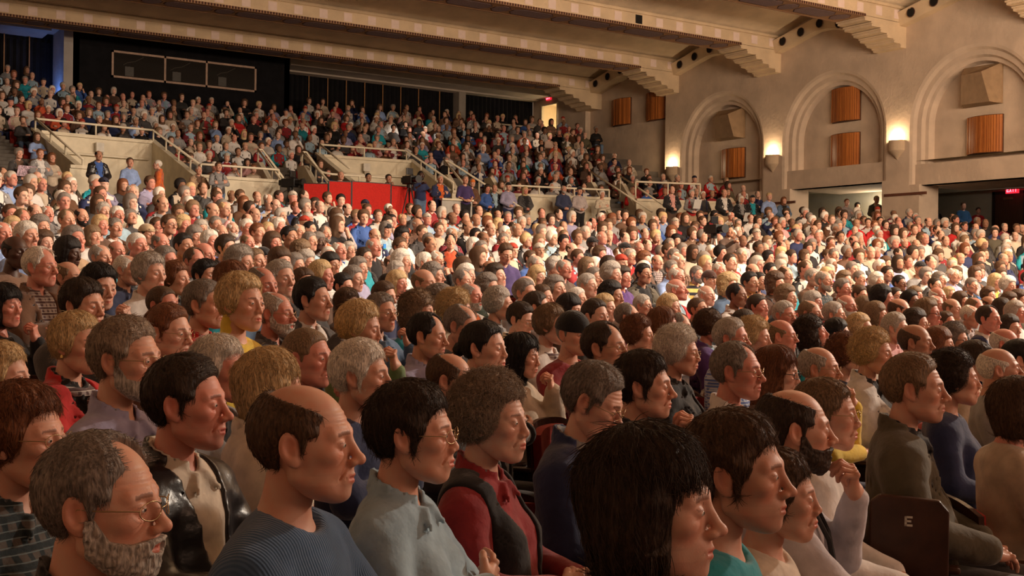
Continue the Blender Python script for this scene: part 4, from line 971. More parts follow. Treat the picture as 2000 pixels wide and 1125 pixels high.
rail('short cream railing at the far left above the stairs', [[pol(40.0, -12.6, 4.5), pol(41.2, -12.2, 5.3), pol(41.3, -12.0, 5.3), pol(40.3, -11.6, 4.6)]], [(pol(41.2, -12.2, 5.3), .6), (pol(40, -12.6, 4.5), .5)])
# landing box under the lit doorway
b = PB(); b.poly([(26.1, 39.9, 7.32), (WX, 39.9, 7.32), (WX, YB, 7.32), (26.1, YB, 7.32)]); b.box((25.3, 39.85, 5.2), (WX, 39.95, 7.86)); b.box((25.26, 39.9, 5.2), (25.36, 41.5, 7.70)); struct(b, 'wall_landing', CREAM, fix=False)
rail('cream railing of the landing below the bright doorway', [[(25.3, 41.2, 7.9), (25.3, 39.9, 8.15), (28.9, 39.9, 8.15)]], [((25.3, 41.2, 7.9), .3), ((25.3, 39.9, 8.15), .3), ((28.0, 39.9, 8.15), .3)])
# thermostat boxes on the recess walls
for a, l in ((-6.55, 'small white control box on the left recess wall'), (4.3, 'small white control box on the middle recess wall')):
    p = pol(43.1, a, 5.05); o = empty('control_box', p, -math.radians(a), l, 'control box', 'white control boxes in the entrance recesses')
    PB().box((-.11, -.05, .05), (.11, .06, .30)).build('cover', plain('box_white', (.62, .58, .50), .5), o, bev=.008); PB().box((-.08, -.06, -.05), (.08, .06, .06)).build('base', plain('box_tan', (.36, .30, .22), .5), o)
# exit signs
def exit_sign(loc, rz, w, label, text=True):
    o = empty('exit_sign', loc, rz, label, 'sign'); h = w * .55
    PB().box((-w / 2, -.03, 0), (w / 2, .03, h)).build('housing', glow('exit_red_dim', (.55, .015, .03), 1.6), o)
    L = dict(E=[(0, 0, .2, 1), (0, 0, 1, .18), (0, .41, .8, .59), (0, .82, 1, 1)], I=[(.4, 0, .6, 1)], T=[(.4, 0, .6, 1), (0, .82, 1, 1)])
    g = glow('exit_letters', (1, .10, .14), 7); cw = w * .17; ch = h * .62; b = PB(); x = -w * .40
    for ch_ in 'EXIT':
        if ch_ == 'X':
            for s in ((0, 1), (1, 0)):
                b.prism([(x + cw * (s[0]) - .0, -.034, h * .19), (x + cw * (s[0]) + cw * .22 * (1 if s[0] == 0 else -1), -.034, h * .19), (x + cw * s[1] + cw * .0, -.034, h * .19 + ch), (x + cw * s[1] - cw * .22 * (1 if s[0] == 0 else -1), -.034, h * .19 + ch)], (0, -.006, 0))
        else:
            for a, c, d, e in L[ch_]: b.box((x + a * cw, -.040, h * .19 + c * ch), (x + d * cw, -.034, h * .19 + e * ch))
        x += w * .205
    b.build('lettering', g, o)
exit_sign((37.6, 24.80, 5.08), -math.pi / 2, .50, 'red lit exit sign over the dark door on the right')
exit_sign((WX - .02, 41.25, 9.62), -math.pi / 2, .34, 'small red exit sign above the bright upper doorway')
# corridor ceiling lamps
def downlight(x, y, z, label, e, col):
    o = empty('ceiling_lamp', (x, y, z), 0, label, 'ceiling lamp'); PB().cyl((0, 0, -.07), .07, .07, n=16).build('can', plain('can_white', (.6, .6, .58), .4), o)
    PB().cyl((0, 0, -.10), .055, .03, n=16).build('bulb', glow('lamp_cold', col, 40), o)
    lamp('corridor_light', 'POINT', (x, y, z - .2), None, e, col, shadow_soft_size=.06)
downlight(31.2, 26.2, 5.35, 'bright bluish ceiling lamp in the corridor opening', 14, (.85, .92, 1)); downlight(34.5, 23.15, 5.45, 'dim ceiling lamp in the right-hand corridor', 26, (1, .85, .7))
lamp('corridor_light', 'POINT', (32.0, 26.0, 4.3), None, 80, (1, .84, .60), shadow_soft_size=.1)
# ---------------------------------------------------------------- assembling people
_mesh = {}
from mathutils import Matrix
def cached(key, fn):
    if key not in _mesh: _mesh[key] = fn()
    return _mesh[key]
_var = {}
def dressed(me, mats):
    """the shared mesh with this set of materials (one copy per set, so that instances stay instances)"""
    k = (me.name, tuple(m.name for m in mats))
    if k not in _var:
        c = me if not any(q[0] == me.name for q in _var) else me.copy()
        for i, m in enumerate(mats): c.materials[i] = m
        _var[k] = c
    return _var[k]
def child(name, me, parent, mats=None, M=None, label=None, col=None):
    if mats: me = dressed(me, mats)
    o = bpy.data.objects.new(name, me); link(o, parent)
    if col is not None: o.color = (*col, 1)
    if M is not None: o.matrix_local = M
    if label: o['label'] = label
    return o
EYE = None
def eye_mat():
    global EYE
    if EYE is None:
        EYE, t, b = base_mat('eye', .12, .5); a = nd(t, 'ShaderNodeAttribute'); a.attribute_name = 'tone'; t.links.new(a.outputs['Color'], b.inputs['Base Color'])
    return EYE
def strands(V, Q, kind, hc, seed, dens=1.0):
    """short real strands growing out of the hair surface"""
    rs = np.random.RandomState(seed); T = V[Q]
    nrm = np.cross(T[:, 1] - T[:, 0], T[:, 3] - T[:, 0]); ar = np.linalg.norm(nrm, axis=1); nrm /= ar[:, None] + 1e-12
    N = int(2600 * dens * (1.6 if kind in ('long', 'curly', 'puffy', 'bob') else 1)); f = rs.choice(len(Q), N, p=ar / ar.sum())
    a, b = rs.rand(N, 1), rs.rand(N, 1); P = T[f, 0] * (1 - a) * (1 - b) + T[f, 1] * a * (1 - b) + T[f, 2] * a * b + T[f, 3] * (1 - a) * b; n = nrm[f]
    cx = P[:, :1]; cy = P[:, 1:2] + .05; r = np.sqrt(cx ** 2 + cy ** 2) + 1e-6
    flow = np.concatenate([cx / r * .7, cy / r * .5, -.35 - 1.2 * (P[:, 2:3] < .07)], 1)
    if kind in ('short', 'thin', 'receding'): front = (P[:, 1] > .0) & (P[:, 2] > .07); flow[front] = (-.8, .25, -.1)
    if kind in ('curly', 'puffy'): flow = flow * .5 + rs.randn(N, 3) * .8
    else: flow = flow + rs.randn(N, 3) * .16
    t = flow - (flow * n).sum(1, keepdims=True) * n; t /= np.linalg.norm(t, axis=1, keepdims=True) + 1e-9
    L = dict(short=.022, boy=.028, crop=.007, receding=.018, thin=.018, fringe=.014, bald=.004, woman=.030, bob=.040, puffy=.022, curly=.026, long=.055, tied=.022).get(kind, .02) * (.6 + .8 * rs.rand(N, 1))
    K = 4; out = np.zeros((N, K, 3)); lift = (.10 if kind not in ('curly', 'puffy') else .75) + .16 * rs.rand(N, 1)
    side = np.cross(n, t); cu = (.006 if kind in ('curly', 'puffy') else .0012)
    for k in range(K):
        s = k / (K - 1); out[:, k] = P - n * .0015 + t * L * s + n * L * lift * s * (1 - .55 * s) - n * (L ** 2) * 5.0 * s * s * (kind not in ('curly',)) + side * cu * math.sin(s * 5 + k) * rs.uniform(-1, 1, (N, 1))
    hd = bpy.data.hair_curves.new('hair_strands'); hd.add_curves([K] * N)
    hd.attributes['position'].data.foreach_set('vector', out.astype(np.float32).ravel()) if 'position' in hd.attributes else None
    ra = hd.attributes.get('radius') or hd.attributes.new('radius', 'FLOAT', 'POINT')
    rad = np.tile(np.linspace(1, .35, K), N) * (.0007 if dens > 1 else .0011); ra.data.foreach_set('value', rad.astype(np.float32))
    return hd
def pick_skin(o, hc, rs):
    if 'd' in o: return 'dark'
    if 'd2' in o: return 'brown'
    if 't' in o: return 'tan'
    if 'r' in o: return 'red'
    return rs.choice(['fair', 'fair', 'pale', 'red', 'fair'])
TOPN = dict(shirt='shirt', sweater='sweater', jacket='jacket', vest='vest', turtle='turtleneck', hoodie='hooded_top', tee='t_shirt')
HATS = ('cap', 'beanie')
def person(x, y, z, s, rot, h, hair, hc, top, tc, opts, label, seed, group=None, pose=None):
    rs = random.Random(seed); o = opts; tier = 0 if h >= 130 else 1 if h >= 78 else 2 if h >= 45 else 3; near = h >= 60
    fem = 1. if 'f' in o else 0.; age = .9 if 'a' in o else (.0 if 'young' in o else .35)
    if pose is None:
        pose = next((POSEK[k] for k in o if k in POSEK), None) or rs.choice(['lap', 'lap', 'clasp', 'crossed', 'lap'])
    pitch = next((math.radians(float(k[1:])) for k in o if k[0] == 'p' and k[1:].lstrip('-').isdigit()), 0.)
    yaw = rs.uniform(-.16, .16) if tier < 3 else 0.
    w = (.84 if fem else .95); belly = .6 if age > .5 else .15
    if 'young' in o: w *= .92
    thin = 1. if 'young' in o else 0.
    if tier > 1: pitch = round(pitch / .14) * .14; yaw = round(yaw / .16) * .16; age = .9 if age > .5 else .3
    hres, bres, cres = ((.0027, .028, .0095), (.0038, .034, .013), (.0052, .040, .018), (.0078, .046, .027))[tier]
    hand = (.003, .0036, .005, .0075)[tier]
    head = cached(('head', hres, fem, age, thin), lambda: mk_head(hres, fem, age, thin))
    kb = ('body', hres, fem, age, thin, pose, w, belly, round(pitch, 3), round(yaw, 3))
    def mkb():
        (V, Q, mi, C), M, c = mk_body(head, pose, w, fem, bres, hand, belly, pitch, yaw)
        return mesh_np('body', V, Q, [None, None, None], mi, C), M, c
    me, M, c = cached(kb, mkb)
    sc_ = SKINS[pick_skin(o, hc, rs)]; k_ = rs.uniform(.93, 1.06)
    p = child('person', dressed(me, (skin(), eye_mat(), plain('shoe_black', (.02, .015, .012), .5))), None, col=tuple(min(1, q * k_) for q in sc_))
    tag(p, label, 'person', group); p.scale = (s,) * 3; p.rotation_euler = (0, 0, rot)
    # head centre goes to (x, y, z); the feet stay on the sloping floor
    cr, sr = math.cos(rot), math.sin(rot); hx, hy = c[0] * s, c[1] * s
    p.location = (x - (hx * cr - hy * sr), y - (hx * sr + hy * cr), z - c[2] * s)
    from mathutils import Matrix
    MH = Matrix([list(M[i]) + [c[i]] for i in range(3)] + [[0, 0, 0, 1]])
    one = lambda vq, n: mesh_np(n, vq[0], vq[1], [None])
    # hair or hat
    if hair in HATS:
        hcap = HATC[hc]
        child('cap' if hair == 'cap' else 'knitted_cap', cached((hair, hres), lambda: one(mk_cap(hres * 1.2) if hair == 'cap' else mk_beanie(hres * 1.2), hair)), p, [cloth('bk')], MH, col=hcap)
        under = 'crop' if not fem else 'bob'; uc = 'D' if 'young' in o or 'd' in o else 'G'
        child('hair', cached(('hairm', hres, under, 0), lambda: one(mk_hair(hres * 1.3, under, 0), 'hair')), p, [hairm()], MH, col=HAIRS[uc])
    else:
        sd = rs.randrange(2) if tier > 1 else seed % 7
        vq = cached(('hvq', hres, hair, sd), lambda: mk_hair(hres * 1.15, hair, sd))
        ho = child('hair', cached(('hairm', hres, hair, sd), lambda: one(vq, 'hair')), p, [hairm()], MH, col=HAIRS[hc])
        if near and hair != 'bald':
            hd = strands(vq[0], vq[1], hair, hc, seed, 2.2 if h > 130 else (1.1 if h > 85 else .55)); hd.materials.append(hairm()); st = child('hair_strands', hd, ho, col=HAIRS[hc]); st['kind'] = 'stuff'
    for k, nm in (('b', 'beard'), ('B', 'stubble'), ('o', 'goatee'), ('m', 'moustache')):
        if k in o:
            child(nm, cached(('beard', hres, nm), lambda: one(mk_beard(hres, nm), nm)), p, [hairm()], MH, col=HAIRS['S' if 'bS' in o else ('L' if hc == 'Y' else hc) if hc in HAIRS and hair not in HATS else 'G' if 'b' in o else 'K'])
    if 'g' in o or 'G' in o:
        kd = 'oval' if 'g' in o else 'dark'
        child('glasses', cached(('gl', kd), lambda: (lambda q: mesh_np('glasses', q[0], q[1], [None]))(mk_glasses(kd))), p, [plain('frame_gold', (.42, .30, .16), .3, .8) if kd == 'oval' else plain('frame_black', (.015, .012, .012), .3)], MH)
    # clothes
    inn = next((k[3:] for k in o if k.startswith('in=')), None)
    def clo(kind, ww=w): return cached(('top', cres, kind, pose, ww, fem, belly), lambda: one(mk_top(kind, pose, ww, fem, cres, belly, 0.), kind))
    leather = tc == 'bk' and 'cr' in str(inn) or 'leather' in o
    child(TOPN[top], clo(top), p, [cloth(tc, leather=leather, knit=(top == 'sweater' and tc == 'bl'))], col=CL[tc])
    inn2 = inn or rs.choice(['wh', 'gy', 'lb', 'bk', 'br2'])
    if top in ('jacket', 'vest'): child('shirt', clo('inner'), p, [cloth(inn2)], col=CL[inn2])
    if 'scarf' in o: child('scarf', cached(('scarf', pose, cres), lambda: one(mk_scarf(.006, pose), 'scarf')), p, [cloth('plaid2')])
    if 'earring' in o:
        ob = ( PB().cyl((0, 0, -.012), .006, .012, n=10, r2=.004).build('earring_shape', plain('gold', (.7, .45, .15), .25, .9))); em = ob.data; bpy.data.objects.remove(ob)
        for sx in (-1, 1): child('earring', em, p, None, MH @ Matrix.Translation((sx * .080, -.006, -.036)))
    if 'strap' in o:
        b = PB()
        for sx in (-1, 1): b.tube([(sx * .05, -.085, 1.035), (sx * .088, -.03, 1.062), (sx * .085, .07, 1.01), (sx * .055, .125, .90), (sx * .015, .15, .78)], .008, 6)
        b.box((-.05, .135, .70), (.05, .175, .77)); b.cyl((0, .175, .735), .026, .03, 'y', 14); b.build('camera_strap', plain('strap_black', (.02, .018, .018), .6), p)
    if 'watch' in o:
        J = POSES[pose][2]; w0 = np.asarray(J[1]) - .02 * np.asarray(J[2]); d_ = np.asarray(J[2], float); d_ /= np.linalg.norm(d_); u1 = np.cross(d_, (0, 1, 0)); u1 /= np.linalg.norm(u1); u2 = np.cross(d_, u1)
        PB().tube([tuple(w0 + .033 * (math.cos(t) * u1 + math.sin(t) * u2)) for t in np.linspace(0, 2 * math.pi, 17)[:-1]], .007, 6, closed=True).build('wristwatch', plain('strap_black', (.02, .018, .018), .6), p)
    if 'rain' in o:
        pb = PB(); cs = [(.6, .02, .03), (.8, .45, .02), (.05, .4, .1), (.02, .2, .6)]
        for i, c_ in enumerate(cs): pb.box((-.12, .125, .70 + i * .07), (-.07, .14, .77 + i * .07), i); pb.box((.07, .125, .70 + i * .07), (.12, .14, .77 + i * .07), i)
        pb.build('rainbow_band', [plain('rainbow_%d' % i, c_) for i, c_ in enumerate(cs)], p)
    tr = rs.choice(['nv', 'bk', 'dg', 'brown2', 'denim', 'tan']) if tier > 1 else rs.choice(['nv', 'bk', 'dg'])
    child('trousers', cached(('tr', pose, cres), lambda: one(mk_trousers(pose, .95, max(.016, cres * 1.5)), 'trousers')), p, [cloth(tr)], col=CL['ol' if 'olt' in o else tr])
    return p
POSEK = dict(lap='lap', clasp='clasp', cross='crossed', chin_l='chin_l', chin_r='chin_r', pray='pray', knee='knee', operate='operate', stand='stand', folded='stand_folded', front='stand_front')
HATC = dict(tan=(.45, .33, .20), bk=(.015, .014, .016), K=(.012, .011, .012), br=(.06, .025, .018), orange=(.60, .16, .03), red=(.62, .05, .02), nvy=(.03, .03, .07), white=(.7, .7, .68))
# theatre seats
SEATW = plain('seat_wood', (.050, .020, .012), .35, scale=12, var=.25); SEATR = plain('seat_red', (.30, .028, .020), .85, scale=40); IRON = plain('seat_iron', (.030, .018, .014), .45)
def seat_proto(letter=False):
    o = empty('theatre_seat', (0, 0, 0))
    b = PB(); n = 10; xs = np.linspace(-.25, .25, n + 1); cv = lambda x: -.205 - .05 * (1 - (x / .25) ** 2); top = lambda x: .86 - .05 * (abs(x) / .25) ** 3
    for i in range(n):
        a, c = xs[i], xs[i + 1]
        b.prism([(a, cv(a), .40), (c, cv(c), .40), (c, cv(c) - .03, top(c)), (a, cv(a) - .03, top(a))], (0, -.022, 0))
    b.build('backrest', SEATW, o, bev=.0)
    b = PB()
    for i in range(1, n - 1):
        a, c = xs[i], xs[i + 1]; b.prism([(a, cv(a) + .001, .44), (c, cv(c) + .001, .44), (c, cv(c) - .026, top(c) - .03), (a, cv(a) - .026, top(a) - .03)], (0, .045, 0))
    b.build('back_cushion', SEATR, o)
    b = PB(); b.box((-.235, -.19, .385), (.235, .25, .45)); b.build('seat', SEATR, o, bev=.02)
    for s in (-1, 1):
        x = s * .27; PB().box((x - .028, -.18, .615), (x + .028, .17, .640)).build('armrest', SEATW, o, bev=.01)
        b = PB(); b.prism([(x - .012, -.22, .0), (x - .012, .06, .0), (x - .012, .02, .30), (x - .012, .14, .615), (x - .012, -.22, .615)], (.024, 0, 0)); b.build('leg', IRON, o)
    if letter:
        x = .300; b = PB(); b.prism([(x, -.12, .15), (x, .13, .15), (x, .13, .83), (x, .10, .865), (x, -.09, .875), (x, -.12, .85)], (.035, 0, 0)); e = b.build('end_panel', SEATW, o, bev=.006)
        q = x + .0355; b = PB(); s = .034
        for y0, y1, z0, z1 in ((0, .22, 0, 1), (0, .75, 0, .2), (0, .62, .41, .6), (0, .75, .8, 1)): b.box((q, -.01 + y0 * s, .775 + z0 * s), (q + .003, -.01 + y1 * s, .775 + z1 * s))
        b.build('letter_plate', plain('letter_white', (.60, .56, .48), .5), e)
    return o
def copy_tree(o, parent=None):
    c = o.copy(); COL.objects.link(c); c.parent = parent
    for ch in list(o.children): copy_tree(ch, c)
    return c
